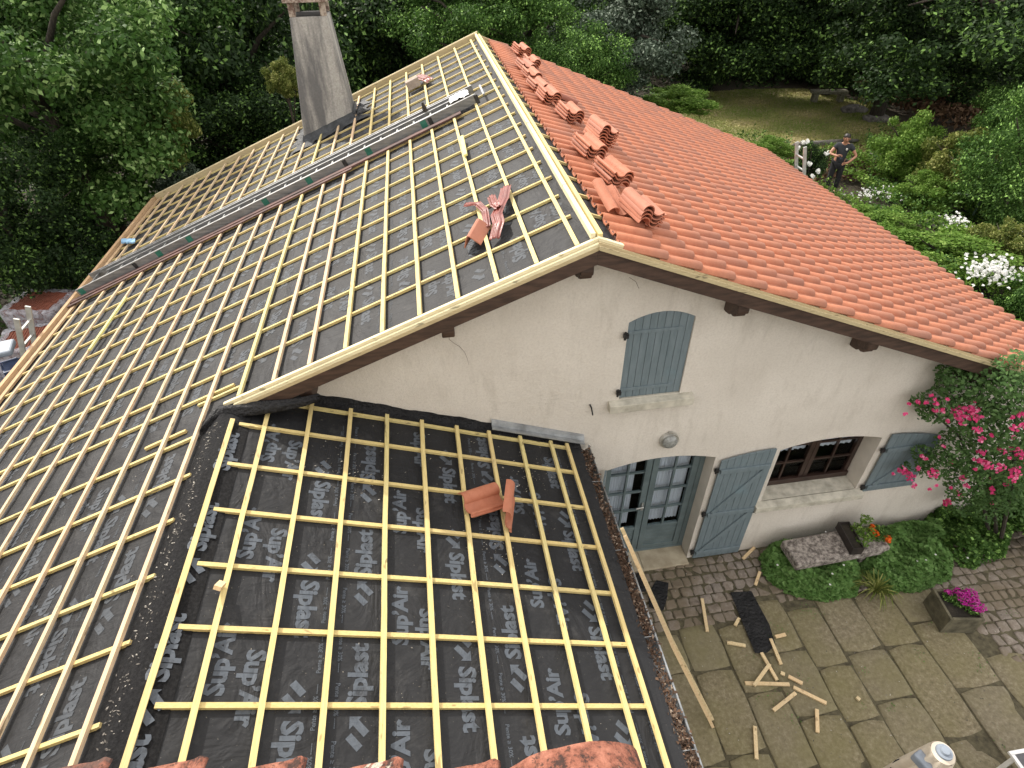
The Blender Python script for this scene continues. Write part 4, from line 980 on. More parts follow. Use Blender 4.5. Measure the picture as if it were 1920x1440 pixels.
# stone trough with pots
tr = empty('stone_trough', (3.87, -.42, 0), 'long lichened granite slab bench standing in the geraniums', 'stone bench', rz=.04)
m = MB(); m.box((0, 0, .40), (1.45, .42, .16)); o = m.build('slab', M['granite'], tr, bevel=.03)
for x in (-.5, .5): m = MB(); m.box((x, 0, .16), (.22, .30, .32)); m.build('foot', M['granite'], tr, bevel=.02)
pt = empty('planter', (4.06, -.40, .48), 'narrow black plastic trough standing crosswise on the granite bench', 'planter', rz=-.12)
m = MB(); m.box((0, 0, .008), (.15, .44, .016)); 
for sx in (-1, 1): m.box((sx*.075, 0, .07), (.012, .46, .14))
for sy in (-1, 1): m.box((0, sy*.224, .07), (.15, .012, .14))
m.build('box', M['potblack'], pt); m = MB(); m.box((0, 0, .09), (.14, .43, .02)); m.build('soil', M['soil'], pt)
rg = np.random.default_rng(31); n = 500; c3 = np.array([[4.30, -.42, .62], [4.22, -.30, .60], [4.36, -.24, .70], [4.18, -.5, .58]]); p, nr, _ = clumps(rg, c3, np.array([.10, .09, .08, .09]), n)
o = leaves('plant', p, nr, rg.uniform(.03, .06, n), rg.uniform(.015, .03, n), rg.random(n), M['lf_garden'], seed=3); tag(o, 'light green leafy plant spilling over the granite bench beside the black trough', 'plant')
n = 170; c3 = np.array([[4.46, -.40, .56], [4.44, -.33, .57], [4.58, -.50, .55], [4.50, -.28, .56]]); p, nr, _ = clumps(rg, c3, np.array([.05, .045, .05, .035]), n)
o = leaves('flowers', p, nr, rg.uniform(.03, .05, n), rg.uniform(.025, .045, n), rg.random(n), M['fl_or'], seed=4); tag(o, 'orange flowers on the right end of the granite bench', 'flowers', kind='stuff')
n = 300; c3 = np.array([[4.50, -.42, .53], [4.52, -.32, .53]]); p, nr, _ = clumps(rg, c3, np.array([.11, .10]), n, .5)
o.data.materials.append(M['lf_mid']); lo_ = leaves('foliage', p, nr, rg.uniform(.03, .05, n), rg.uniform(.015, .03, n), rg.random(n), M['lf_mid'], o, seed=6)
# geranium cushions
def cushion(name, poly, hmax, n, lb, cat, mat, seed, ls=(.035, .075), outline=.12):
    rg = np.random.default_rng(seed); P = []; poly = [Vector((p[0], p[1], 0)) for p in poly]
    xs_ = [p.x for p in poly]; ys_ = [p.y for p in poly]
    def inside(x, y):
        c = False; j = len(poly)-1
        for i in range(len(poly)):
            if (poly[i].y > y) != (poly[j].y > y) and x < (poly[j].x-poly[i].x)*(y-poly[i].y)/(poly[j].y-poly[i].y)+poly[i].x: c = not c
            j = i
        return c
    def dist(x, y):
        d = 9
        for i in range(len(poly)):
            a, b = poly[i-1], poly[i]; ab = b-a; t = max(0, min(1, ((x-a.x)*ab.x+(y-a.y)*ab.y)/(ab.x**2+ab.y**2+1e-9))); d = min(d, math.hypot(x-a.x-ab.x*t, y-a.y-ab.y*t))
        return d
    while len(P) < n:
        x, y = rg.uniform(min(xs_), max(xs_)), rg.uniform(min(ys_), max(ys_))
        if not inside(x, y): continue
        d = dist(x, y); h = hmax*min(1, (d/outline))**.5*(.72+.28*math.sin(x*9+seed)*math.cos(y*11)+.12*math.sin(x*31+y*23)); P.append((x, y, max(.01, h*(1-abs(rg.normal(0, .22))))))
    P = np.array(P); nr = rg.normal(0, .38, (n, 3))+np.array([0, 0, 1.])
    o = leaves(name, P, nr, rg.uniform(*ls, n), rg.uniform(*ls, n)*.9, rg.random(n), mat, seed=seed); return tag(o, lb, cat)
cushion('geranium_patch', [(2.93, -.20), (2.87, -.50), (3.05, -.80), (3.5, -1.0), (3.98, -.98), (4.2, -.75), (4.3, -.25), (4.1, -.03), (3.2, -.03)], .34, 9000, 'round-leaved green geraniums growing round the left half of the granite bench', 'plant', M['lf_gera'], 41, (.045, .085))
cushion('geranium_patch', [(4.25, -.35), (4.28, -.78), (4.45, -1.03), (4.9, -1.06), (5.45, -.95), (5.75, -.6), (5.8, -.03), (4.4, -.03)], .40, 10000, 'round-leaved green geraniums right of the granite bench', 'plant', M['lf_gera'], 42, (.045, .085))
cushion('low_shrub', [(5.6, -.7), (5.9, -.85), (6.5, -.75), (6.9, -.3), (6.9, .5), (5.8, .1), (5.55, -.2)], .5, 9000, 'dark green low bush at the house corner below the pink rose', 'shrub', M['lf_mid'], 43)
rg = np.random.default_rng(44); n = 90; az = rg.uniform(0, 2*math.pi, n); c3 = np.array([4.23, -1.0, .05])
m = MB()
for a in az:
    r = rg.uniform(.16, .36); pts_ = [c3+np.array([math.cos(a)*r*t, math.sin(a)*r*t, .24*math.sin(min(1, t)*2.6)*rg.uniform(.7, 1)]) for t in (0, .35, .7, 1)]; sd = np.array([-math.sin(a), math.cos(a), 0])*.011
    m.cr = rg.random(); m.grid([[p-sd*(1-.8*i/3), p+sd*(1-.8*i/3)] for i, p in enumerate(pts_)])
o = m.build('tufted_plant', M['lf_yel'], attr=True); tag(o, 'yellowing strap-leaved tuft in front of the granite bench', 'plant')
n = 60; P = np.stack([rg.uniform(2.9, 6.0, n), rg.uniform(-1.0, -.1, n), np.full(n, .40)], 1)[:14]; o = leaves('daisy_heads', P, np.tile([0, 0, 1.], (14, 1)), .035, .035, rg.random(14), M['fl_white'], seed=1); tag(o, 'tiny white flower heads dotted over the geraniums', 'flowers')
# square planter with magenta flowers
pl_ = empty('planter', (5.03, -1.47, 0), 'square mossy stone planter with magenta flowers on the cobbles', 'planter', rz=math.radians(-10))
m = MB()
for sx in (-1, 1): m.box((sx*.205, 0, .17), (.035, .445, .34))
for sy in (-1, 1): m.box((0, sy*.205, .17), (.375, .035, .34))
m.box((0, 0, .02), (.37, .37, .03)); m.build('pot', M['potstone'], pl_, bevel=.006); m = MB(); m.box((0, 0, .29), (.37, .37, .02)); m.build('soil', M['soil'], pl_)
rg = np.random.default_rng(51); n = 1100; c3 = np.array([[.02, .05, .36], [.13, -.05, .37], [-.08, .10, .35], [.10, .12, .36]]); p, nr, _ = clumps(rg, c3, np.array([.11, .12, .08, .10]), n, .6)
leaves('foliage', p, nr, rg.uniform(.02, .04, n), rg.uniform(.01, .02, n), rg.random(n), M['lf_mid'], pl_, seed=7)
n = 900; c3 = np.array([[.06, .03, .41], [.16, -.06, .42], [.18, .10, .41], [.05, .14, .40], [-.07, .15, .38]]); p, nr, _ = clumps(rg, c3, np.array([.09, .10, .09, .07, .05]), n, .6)
leaves('blossom', p, nr, rg.uniform(.018, .034, n), rg.uniform(.016, .03, n), rg.random(n), M['fl_mag'], pl_, seed=8)
# closed parasol
pa = empty('parasol', (2.30, -3.50, 0), 'closed cream garden parasol with a grey cap, standing on the patio', 'parasol')
m = MB(); m.tube([(0, 0, 0), (0, 0, 2.1)], .024, 12); m.build('pole', M['alubright'], pa)
m = MB(); m.lathe([(.26, 0), (.26, .05), (.20, .08), (.05, .10), (.04, .25)], n=28); m.build('base', M['iron'], pa, smooth=False)
m = MB(); rows = []; nn = 72
for t in np.linspace(0, 1, 16):
    z = 2.24-1.45*t; r = .085+.085*t**.7-(.06*max(0, t-.7)/.3); rr = []
    for i in range(nn+1): a = 2*math.pi*i/nn; f_ = 1+(.10+.28*min(1, t*2.2))*math.cos(a*8+.6*math.sin(t*4)); rr.append((r*f_*math.cos(a), r*f_*math.sin(a), z))
    rows.append(rr)
m.grid(rows).build('canopy', M['cream'], pa, smooth=True)
m = MB(); m.lathe([(.05, 2.262), (.088, 2.240), (.088, 2.20)], n=28); m.build('canopy_top', M['cream'], pa)
m = MB(); m.lathe([(.030, 2.292), (.034, 2.285), (.038, 2.272), (.060, 2.270), (.064, 2.255), (.064, 2.25)][::-1], n=28); m.build('cap', M['capgrey'], pa, smooth=False)
m = MB(); m.box((-.10, -.0, 2.08), (.10, .16, .10), rz=.3); m.build('crank_cover', M['capgrey'], pa, bevel=.02)
m = MB(); m.lathe([(.165, 1.55), (.17, 1.62)], n=24); m.build('strap', M['memblack'], pa)
tb = empty('garden_table', (4.50, -3.62, 0), 'garden table with dark grey top and white edge at the lower right corner', 'table')
m = MB(); m.box((0, 0, .715), (.92, .72, .012)); m.build('tabletop', M['slate'], tb)
for x, y, sx, sy in ((0, .375, 1.0, .035), (0, -.375, 1.0, .035), (.48, 0, .035, .72), (-.48, 0, .035, .72)): m = MB(); m.box((x, y, .715), (sx, sy, .03)); m.build('edge', M['white'], tb)
m = MB(); m.box((0, 0, .726), (.004, .71, .004)); m.build('joint', M['memblack'], tb)
for x in (-.44, .44):
    for y in (-.34, .34): m = MB(); m.box((x, y, .35), (.035, .035, .70)); m.build('leg', M['white'], tb)
# wall lamp
wl = empty('wall_lamp', (1.185, 0, 2.60), 'round ribbed glass wall lamp above the glazed door', 'lamp')
RX = Matrix.Rotation(math.radians(90), 3, 'X')
m = MB(); m.lathe([(.118, 0), (.120, .035), (.112, .05), (.098, .052)], n=32, R=RX); autosm(m.build('ring', M['chrome'], wl))
m = MB(); m.lathe([(.097, .045), (.093, .065), (.08, .085), (.055, .10), (.02, .107)], n=32, R=RX); m.build('glass', M['lampglass'], wl, smooth=True)
m = MB(); m.box((.0, -.03, .125), (.05, .03, .025)); m.build('clasp', M['chrome'], wl)
m = MB(); m.tube([(.16, -.0, 3.30), (.17, -.04, 3.28), (.19, -.05, 3.18)], .009, 6); tag(m.build('hook', M['iron']), 'small iron hook in the wall left of the upper sill', 'hook')
# ================================================================== TREES AND GARDEN
def crown_mesh(seed, n, ncl, lsz, spread=.62, hang=False, hollow=.0):
    """a unit crown: clumps of leaves on an uneven ball"""
    rg = np.random.default_rng(seed); cen = []; rad = []
    for i in range(ncl):
        d = rg.normal(size=3); d /= np.linalg.norm(d); r = spread*(rg.random()**.33)*1.12; c_ = d*r*np.array([1, 1, .95])
        cen.append(c_); rad.append(rg.uniform(.12, .27))
    cen = np.array(cen); rad = np.array(rad); p, nr, idx = clumps(rg, cen, rad, n, .7, .38, .85)
    L_ = rg.uniform(.7, 1.35, n)*lsz; tint = rg.random(ncl)*.40
    o = leaves('crown', p, nr, L_, L_*rg.uniform(.45, .65, n), np.clip(tint[idx]+rg.random(n)**3*1.0, 0, 1), M['lf_mid'], seed=seed)  # a few random leaves reach the painted highlight colour
    me = o.data; bpy.data.objects.remove(o); return me, cen
CM = [crown_mesh(101, 42000, 64, .036, .80), crown_mesh(102, 40000, 56, .038, .82), crown_mesh(103, 40000, 120, .037, .78), crown_mesh(104, 40000, 70, .040, .72)]
CMs = [crown_mesh(111, 19000, 60, .058, .68), crown_mesh(112, 18000, 50, .062, .70)]
def tree(name, c, r, mat, lb, cat='tree', k_=0, group=None, small=False, base=0.0, trunk=True, rz=None, trunkxy=None):
    """c: crown centre, r: (rx, ry, rz)"""
    c = Vector(c); bx, by = trunkxy or (c.x, c.y)
    root = empty(name, (bx, by, base), lb, cat, group)
    me, cen = (CMs if small else CM)[k_ % (2 if small else 4)]
    o = bpy.data.objects.new('crown' if cat == 'tree' else 'foliage', me); link(o, root); o.location = (c.x-bx, c.y-by, c.z-base); o.scale = r; o.rotation_euler = (0, 0, rz if rz is not None else random.uniform(0, 6.28))
    o.material_slots[0].link = 'OBJECT'; o.material_slots[0].material = M[mat]
    if trunk:
        m = MB(); h = c.z-base; tr_ = max(.05, .055*max(r)); pts = [Vector((0, 0, 0)), Vector((.02*h, .01*h, h*.35)), Vector(((c.x-bx)*.6, (c.y-by)*.6, h*.7)), Vector((c.x-bx, c.y-by, h*1.05))]
        m.tube(pts, [tr_*1.35, tr_, tr_*.8, tr_*.45], 9)
        for i in range(7):
            a = i*2.4+c.x; q = pts[2].lerp(pts[3], random.uniform(-.3, .9)); e = pts[3]+Vector((math.cos(a)*r[0]*.65, math.sin(a)*r[1]*.65, random.uniform(-.35, .55)*r[2]))
            m.tube([q, q.lerp(e, .5)+Vector((0, 0, .08*r[2])), e], [tr_*.45, tr_*.28, tr_*.08], 6)
        m.build('trunk' if cat == 'tree' else 'stem', M['bark'], root, smooth=True)
    return root
def T(px, py, d, r, mat, lb, k_=0, **kw):
    if d >= 27 and px > 1250 and 'name' not in kw: c_ = atd(px, py, d); kw['trunkxy'] = (c_.x+1.0, c_.y+4.5)
    if isinstance(r, (int, float)): r = (r, r, r*.95)
    return tree(kw.pop('name', 'tree'), atd(px, py, d), r, mat, lb, k_=k_, **kw)
T(55, 130, 18.5, (3.7, 3.6, 3.6), 'lf_bright', 'big bright green tree filling the upper left corner', 0)
T(0, 400, 17.5, (2.2, 2.2, 2.2), 'lf_dark', 'dark green tree at the left edge, below the big bright one', 1)
T(225, 40, 24, (3.6, 3.4, 3.4), 'lf_bright', 'light green tree at the top edge, right of the big bright corner tree', 2)
T(155, 275, 19.5, (1.9, 1.9, 1.7), 'lf_bright', 'green tree just beyond the far left eave corner', 3)
T(425, 110, 25, (4.6, 4.4, 5.0), 'lf_dark', 'tall dark tree left of the chimney', 2)
T(430, 260, 23, (3.4, 3.0, 2.6), 'lf_dark', 'dark ivy-like tree behind the far verge, left of the chimney', 0)
T(300, 210, 19, (1.0, 1.0, 1.7), 'lf_yel', 'slender yellow-green young tree left of the far roof corner', 1, small=True)
T(292, 275, 18.5, (.9, .9, .9), 'lf_yel', 'yellow-green bush at the foot of the slender young tree', 0, name='shrub', cat='shrub', small=True)
T(335, 335, 18.5, (.7, .7, .6), 'lf_silver', 'pale silvery bush just above the far left corner of the roof', 1, name='shrub', cat='shrub', small=True)
T(532, 150, 19.5, (.6, .6, .7), 'lf_yel', 'small leafy shrub against the left side of the chimney', 1, name='shrub', cat='shrub', small=True)
T(160, 500, 19.5, (1.8, 1.6, 1.1), 'lf_dark', 'low dark bush behind the wrapped tile pallets', 3, name='shrub', cat='shrub')
T(205, 470, 20, (2.4, 2.2, 2.0), 'lf_dark', 'dark rounded bush between the pallets and the far eave corner', 1, name='shrub', cat='shrub')
T(640, 40, 30, (4.6, 4.4, 4.6), 'lf_dark', 'dark tree directly behind the chimney', 1)
T(745, 70, 29, (3.6, 3.6, 4.4), 'lf_dark', 'dark tree with a straight trunk right of the chimney', 3, trunkxy=None)
T(680, 150, 31, (1.3, 1.2, 1.0), 'lf_garden', 'small sunlit bush behind the verge right of the chimney', 0, name='shrub', cat='shrub', small=True)
T(865, 45, 26, (2.9, 2.8, 2.9), 'lf_mid', 'mid green tree above the far end of the ridge', 0)
T(985, 55, 27, (3.0, 2.8, 3.2), 'lf_mid', 'mid green tree right of the far end of the ridge', 1)
T(1085, 130, 24.5, (2.2, 2.0, 2.0), 'lf_mid', 'lower leafy tree behind the far verge of the tiled roof', 2)
T(1165, 85, 27, (3.3, 3.0, 3.1), 'lf_silver', 'big silvery grey-green bushy tree behind the tiled roof', 3)
T(1290, 20, 34, (3.6, 3.2, 4.6), 'lf_dark', 'dark tree right of the silvery tree', 0)
T(1272, 188, 27.5, (2.1, 1.3, .65), 'lf_garden', 'low fresh green bush at the left end of the lawn', 0, name='shrub', cat='shrub', small=True)
T(1400, 0, 33, (4.2, 3.6, 3.6), 'lf_dark', 'dark overhanging tree above the left part of the lawn', 2)
T(1545, -15, 33, (4.2, 3.6, 3.6), 'lf_dark', 'dark overhanging tree above the stone bench', 3)
T(1690, 0, 31, (4.0, 3.6, 3.6), 'lf_dark', 'dark overhanging tree right of the stone bench', 0)
T(1850, 10, 27.5, (4.2, 3.8, 3.4), 'lf_dark', 'dark tree in the upper right corner', 1)
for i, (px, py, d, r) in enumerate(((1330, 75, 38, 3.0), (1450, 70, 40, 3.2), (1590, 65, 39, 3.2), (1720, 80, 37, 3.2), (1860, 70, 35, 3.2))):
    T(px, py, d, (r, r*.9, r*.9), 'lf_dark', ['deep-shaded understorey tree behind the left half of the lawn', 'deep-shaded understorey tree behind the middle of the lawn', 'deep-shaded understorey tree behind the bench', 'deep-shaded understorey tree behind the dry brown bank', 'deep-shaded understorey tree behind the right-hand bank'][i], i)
def S(px, ptop, pbase, rx, mat, lb, k_=0, small=True, ry=None):
    g = at(px, pbase, 0); d = ray(px, ptop); t = (g.y-CP.y)/d.y; zt_ = max(.3, CP.z+d.z*t); x_ = CP.x+d.x*t
    return tree('shrub', ((g.x+x_)/2, g.y, zt_*.45), (rx, ry or rx*.9, zt_*.58), mat, lb, 'shrub', k_, small=small)
# the wood beyond, one mass
rg = np.random.default_rng(77); n = 120000
px = rg.uniform(-150, 2070, n); cen = []
cl = 520; cc = []; 
for i in range(cl):
    p = atd(rg.uniform(-200, 2100), rg.uniform(-60, 170), rg.uniform(38, 56)); cc.append((p.x, p.y, max(p.z, .5)))
cc = np.array(cc); p, nr, _ = clumps(rg, cc, rg.uniform(1.2, 2.6, cl), n, .85); p = p[p[:, 2] > 0]; nr = nr[:len(p)]; n = len(p)
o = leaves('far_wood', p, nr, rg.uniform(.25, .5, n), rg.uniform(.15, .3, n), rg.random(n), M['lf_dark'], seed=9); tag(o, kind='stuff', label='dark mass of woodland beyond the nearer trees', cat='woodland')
# undergrowth on the ground
def ground_cover(name, n, test, hfun, mats, lb, cat, seed, ls=(.08, .2), x=(-30, 30), y=(9.6, 45), kind='stuff', up=.7, hj=1.0):
    rg = np.random.default_rng(seed); X = rg.uniform(x[0], x[1], n*3); Y = rg.uniform(y[0], y[1], n*3); k_ = test(X, Y); X = X[k_][:n]; Y = Y[k_][:n]; n = len(X)
    Z = hfun(X, Y)*(1-np.abs(rg.normal(0, .30, n))*hj); P = np.stack([X, Y, np.maximum(Z, .01)], 1); nr = rg.normal(0, .55, (n, 3))+np.array([0, 0, up]); L_ = rg.uniform(*ls, n)
    o = leaves(name, P, nr, L_, L_*.55, rg.random(n), M[mats], seed=seed); return tag(o, lb, cat, kind=kind)
def inlawn(X, Y):
    c = np.zeros(np.shape(X), bool); j = len(LAWN)-1
    for i in range(len(LAWN)):
        (xi, yi), (xj, yj) = LAWN[i], LAWN[j]; c ^= ((yi > Y) != (yj > Y)) & (X < (xj-xi)*(Y-yi)/(yj-yi+1e-9)+xi); j = i
    return c
hw = lambda X, Y: .22+.20*np.sin(X*1.3)*np.sin(Y*1.1+1)+.12*np.sin(X*3.7+Y*2.9)+.03
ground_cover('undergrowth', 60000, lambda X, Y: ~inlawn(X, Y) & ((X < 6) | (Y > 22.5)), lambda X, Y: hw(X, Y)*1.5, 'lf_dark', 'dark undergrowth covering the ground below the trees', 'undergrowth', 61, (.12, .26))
ground_cover('undergrowth', 26000, lambda X, Y: (X < -7.9), lambda X, Y: hw(X, Y)*.35, 'lf_mid', 'grassy undergrowth along the left side of the house', 'undergrowth', 62, (.06, .14), (-22, -7.9), (-2, 16))
gard = lambda X, Y: (X > 7.6) & (Y > -1.0) & (Y < 15.5-.10*(X-7)) & ~((np.abs(X-11.9) < .7) & (np.abs(Y-13.0) < 1.4))
ground_cover('garden_plants', 90000, lambda X, Y: gard(X, Y) & (np.sin(X*.9+Y*.55) > -.75), lambda X, Y: .25+hw(X, Y)*1.3, 'lf_garden', 'fresh green low garden plants covering the bank right of the house', 'garden plants', 63, (.05, .12), (7.6, 22), (-1, 16))
ground_cover('garden_plants', 24000, lambda X, Y: (X > 7.6) & (np.sin(X*1.1-Y*.7+1) > .1), lambda X, Y: .32+hw(X, Y)*1.3, 'lf_mid', 'darker green clumps among the low garden plants', 'garden plants', 64, (.06, .14), (7.6, 24), (-1, 17))
ground_cover('dry_stems', 9000, lambda X, Y: (X > 12), lambda X, Y: .35+hw(X, Y), 'lf_brown', 'dry brown undergrowth on the shaded bank right of the bench', 'dry undergrowth', 65, (.10, .30), (19.6, 28), (15, 27), up=.1)
ground_cover('dry_stems', 5000, lambda X, Y: (X > 9), lambda X, Y: .12+hw(X, Y)*.5, 'lf_brown', 'brown dead plants along the edge between lawn and garden', 'dry undergrowth', 66, (.06, .2), (11.5, 19), (13.2, 16), up=.2)
# lawn blades
rg = np.random.default_rng(67); n = 60000; X = rg.uniform(8, 21, n); Y = rg.uniform(15, 26.5, n); k_ = inlawn(X, Y); X = X[k_]; Y = Y[k_]; n = len(X); pt = np.sin(X*1.7+Y*.9)+np.sin(Y*2.3-X*.6)+rg.normal(0, .6, n)
P = np.stack([X, Y, np.full(n, .0)], 1); o = leaves('grass', P, rg.normal(0, .6, (n, 3))+np.array([0, 0, .5]), rg.uniform(.05, .12, n), .03, np.clip(.3+.3*pt, 0, 1), leafmat('dry_grass_blades', (.17, .23, .05), (.37, .35, .13), (.56, .46, .25), .15, .9), seed=67); tag(o, kind='stuff', label='short patchy dry grass of the back lawn', cat='grass')
# garden shrubs on the right
S(1700, 190, 345, 1.25, 'lf_garden', 'fresh green leafy shrub right of the steps', 0)
S(1795, 225, 385, 1.25, 'lf_yel', 'yellow-green shrub in the middle of the right-hand garden', 1)
S(1735, 315, 400, 1.0, 'lf_garden', 'low shrub below the yellow-green one', 1)
S(1925, 150, 415, 1.9, 'lf_mid', 'large feathery dark green shrub at the right edge', 2, small=False)
S(1900, 130, 330, 1.7, 'lf_mid', 'arching shrub above the large feathery one at the right edge', 0, small=False)
S(1655, 385, 440, 1.3, 'lf_garden', 'low bright plants at the roof edge below the person', 0)
S(1790, 435, 520, 1.7, 'lf_garden', 'low bright plants beside the middle of the right eave', 1)
S(1880, 400, 500, 1.0, 'lf_yel', 'yellowish low plants between the mullein and the white flower mass', 0)
S(1935, 505, 600, .8, 'lf_mid', 'dark glossy plant at the right edge beside the tiled eave', 1)
T(1345, 262, 24, (.8, .5, .4), 'lf_garden', 'yellow-green low plants behind the roof edge left of the garden ladder', 0, name='shrub', cat='shrub', small=True, trunk=False)
T(1445, 280, 22.5, (.9, .5, .5), 'lf_garden', 'vine-like green plant just left of the garden ladder', 1, name='shrub', cat='shrub', small=True)
for (px, py, d, r, n, lb) in ((1860, 505, 13.2, (.55, .45, .40), 260, 'dense white flower mass near the right edge beside the tiled roof'), (1792, 415, 16, (.40, .35, .45), 60, 'loose cluster of small white daisies left of the mullein'), (1915, 440, 14.3, (.3, .3, .35), 90, 'white flowers cut off by the right edge of the view'), (1630, 362, 19, (1.0, .5, .25), 90, 'sprinkling of tiny white daisies in front of the person'), (1850, 335, 17.5, (1.1, .5, .5), 34, 'round white blooms around the mullein'), (1760, 545, 12.6, (.8, .5, .1), 24, 'scattered white petals in the plants along the eave')):
    rg = np.random.default_rng(int(px)); c_ = at(px, py, .95 if d < 15 else .75 if d < 17 else .5); q = rg.normal(0, .5, (n, 3))*np.array(r)*np.array([1, 1, .35]); P = q+np.array(c_); 
    sz = .075 if n != 90 else .05
    mm_ = []; o = leaves('daisies' if n < 200 else 'white_flowers', np.repeat(P, 3, 0)+rg.normal(0, .012, (3*n, 3)), rg.normal(0, .35, (3*n, 3))+np.array([-.1, -.45, .9]), sz, sz*.8, rg.random(3*n), M['fl_white'], seed=int(py)); tag(o, lb, 'flowers', kind='stuff')
    st = leaves('leafy_stems', P-np.array([0, 0, .12]), rg.normal(0, 1, (n, 3)), .2, .03, rg.random(n), M['lf_garden'], o, seed=3)
# mullein with big downy leaves
mu = empty('mullein', at(1840, 372, .85), 'tall mullein plant with big downy grey-green leaves at the right', 'plant'); rg = np.random.default_rng(5); m = MB()
for i in range(34):
    t = i/33; a = i*2.4; ln = .62*(1-t)**.8+.12; z0 = .95*t; el = .15+.9*t
    d = Vector((math.cos(a)*math.cos(el), math.sin(a)*math.cos(el), math.sin(el))); sd = Vector((-math.sin(a), math.cos(a), 0)); rows = []; m.cr = rg.random()
    for u in np.linspace(0, 1, 6):
        wd_ = .085*ln/.6*math.sin(math.pi*min(1, u*.95+.08))**.7+.004; c_ = Vector((.12*z0, 0, z0))+d*ln*u+Vector((0, 0, -.22*ln*u*u)); rows.append([c_-sd*wd_, c_-Vector((0, 0, .012)), c_+sd*wd_])
    m.grid(rows)
m.build('leaf_rosette', M['lf_mull'], mu, attr=True, smooth=True); m = MB(); m.tube([(0, 0, -.5), (.05, 0, .5), (.13, 0, 1.12)], [.03, .028, .05], 8); m.build('stem', M['lf_mull'], mu)
# white rose bush beside the ladder
rb = atd(1520, 308, 21.3); ro = tree('rose_bush', rb, (.62, .55, .95), 'lf_dark', 'dark green rose bush with a few white roses between ladder and person', 'shrub', 0, small=True)
rg = np.random.default_rng(2)
ps_scale = 1.06
for (px, py) in ((1507, 268), (1513, 266), (1518, 307), (1524, 331), (1550, 288), (1497, 276), (1534, 322)):
    q = atd(px, py, 20.6); n = 14; l_ = leaves('rose', np.array(q-ro.location)+rg.normal(0, .022, (n, 3)), rg.normal(0, .6, (n, 3))+np.array([-.1, -.5, .7]), .10, .08, rg.random(n), M['fl_white'], ro, seed=px)
# stone bench on the lawn
be = empty('garden_bench', (17.75, 22.9, 0), 'low weathered stone bench at the far edge of the lawn', 'stone bench', rz=math.radians(-11)); M['benchst'] = simple('mossy_bench_stone', (.10, .10, .065), (.24, .23, .17), 9, .95, .6)
m = MB(); m.box((0, 0, .42), (1.65, .45, .13)); m.build('seat', M['benchst'], be, bevel=.02)
for x in (-.6, .6): m = MB(); m.box((x, 0, .17), (.22, .36, .36)); m.build('leg', M['benchst'], be, bevel=.02)
# spiky irises right of the bench
m = MB(); rg = np.random.default_rng(6); p0 = at(1628, 205, 0)
for i in range(46):
    a = rg.uniform(0, 6.28); r_ = rg.uniform(0, .8); b0 = p0+Vector((math.cos(a)*r_, math.sin(a)*r_*.5, 0)); tip = b0+Vector((rg.normal(0, .16), rg.normal(0, .16), rg.uniform(.5, 1.05))); m.cr = rg.random(); sd = Vector((.022, 0, 0)); m.grid([[b0-sd, b0+sd], [b0.lerp(tip, .6)-sd, b0.lerp(tip, .6)+sd], [tip-sd*.1, tip+sd*.1]])
tag(m.build('irises', M['lf_yel'], attr=True), 'spiky pale leaves of irises right of the stone bench', 'plant')
# rocks and steps
def rock(c, s, lb, mat='cobble2', seed=0, name='rock'):
    rg = np.random.default_rng(seed); m = MB(); rows = []; nu, nv = 14, 9
    for j in range(nv+1):
        ph = math.pi*j/nv; r = []
        for i in range(nu+1):
            th = 2*math.pi*(i % nu)/nu; k_ = 1+.16*math.sin(3*th+seed)*math.sin(ph)+.12*math.sin(5*th+2*ph+seed); x_, y_, z_ = math.cos(th)*math.sin(ph), math.sin(th)*math.sin(ph), math.cos(ph)
            q = max(abs(x_), abs(y_), abs(z_))**.45; r.append((x_*k_*s[0]/q, y_*k_*s[1]/q, z_*s[2]/q))
        rows.append(r)
    o = m.grid(rows).build(name, M[mat], smooth=True); o.location = c; return tag(o, lb, 'rock')
M['cobble2'] = simple('grey_garden_stone', (.075, .070, .060), (.22, .205, .185), 7, .95, .9, .03)
for i, (px, py, s, lb, nm) in enumerate(((1612, 300, (.55, .35, .10), 'upper flat stone step right of the person', 'step'), (1606, 318, (.6, .35, .10), 'middle stone step right of the person', 'step'), (1640, 292, (.42, .3, .14), 'grey stone at the top of the steps', 'rock'), (1600, 205, (.55, .35, .18), 'pale rock on the lawn edge below the irises', 'rock'), (1645, 222, (.55, .4, .16), 'broad pale rock right of the lawn', 'rock'), (1875, 118, (.7, .6, .45), 'grey boulder in the shade at the upper right', 'rock'), (1545, 268, (1.4, .10, .10), 'long pale edging stone behind the person', 'kerbstone'), (1690, 372, (.5, .4, .14), 'rock among the plants below the steps', 'rock'), (1760, 415, (.45, .35, .12), 'half-hidden grey rock in the garden plants', 'rock'))):
    p = at(px, py, .06); rock(p, s, lb, seed=i+1, name=nm)
# ---- climbing pink rose on the house corner
rs = empty('climbing_rose', (5.9, -.25, 0), 'climbing rose with hot pink flower clusters on the right corner of the gable', 'climbing rose'); rg = np.random.default_rng(88)
cs = []; 
for (px, py, yy, r_) in ((1760, 760, -.25, .22), (1800, 720, -.25, .24), (1850, 720, -.35, .26), (1890, 740, -.5, .30), (1820, 780, -.4, .26), (1870, 800, -.55, .30), (1915, 790, -.7, .3), (1790, 840, -.3, .24), (1840, 860, -.5, .3), (1900, 870, -.7, .3), (1760, 870, -.25, .20), (1810, 900, -.4, .25), (1740, 875, -.35, .14), (1730, 850, -.2, .12), (1870, 920, -.6, .28), (1910, 930, -.8, .28), (1735, 770, -.15, .10), (1720, 750, -.15, .07), (1800, 945, -.3, .18), (1780, 700, -.2, .14), (1850, 950, -.5, .22), (1905, 705, -.55, .28), (1700, 878, -.2, .08)):
    p = ray(px, py); t = (yy-CP.y)/p.y; p = CP+p*t; cs.append((p.x, p.y, p.z, r_))
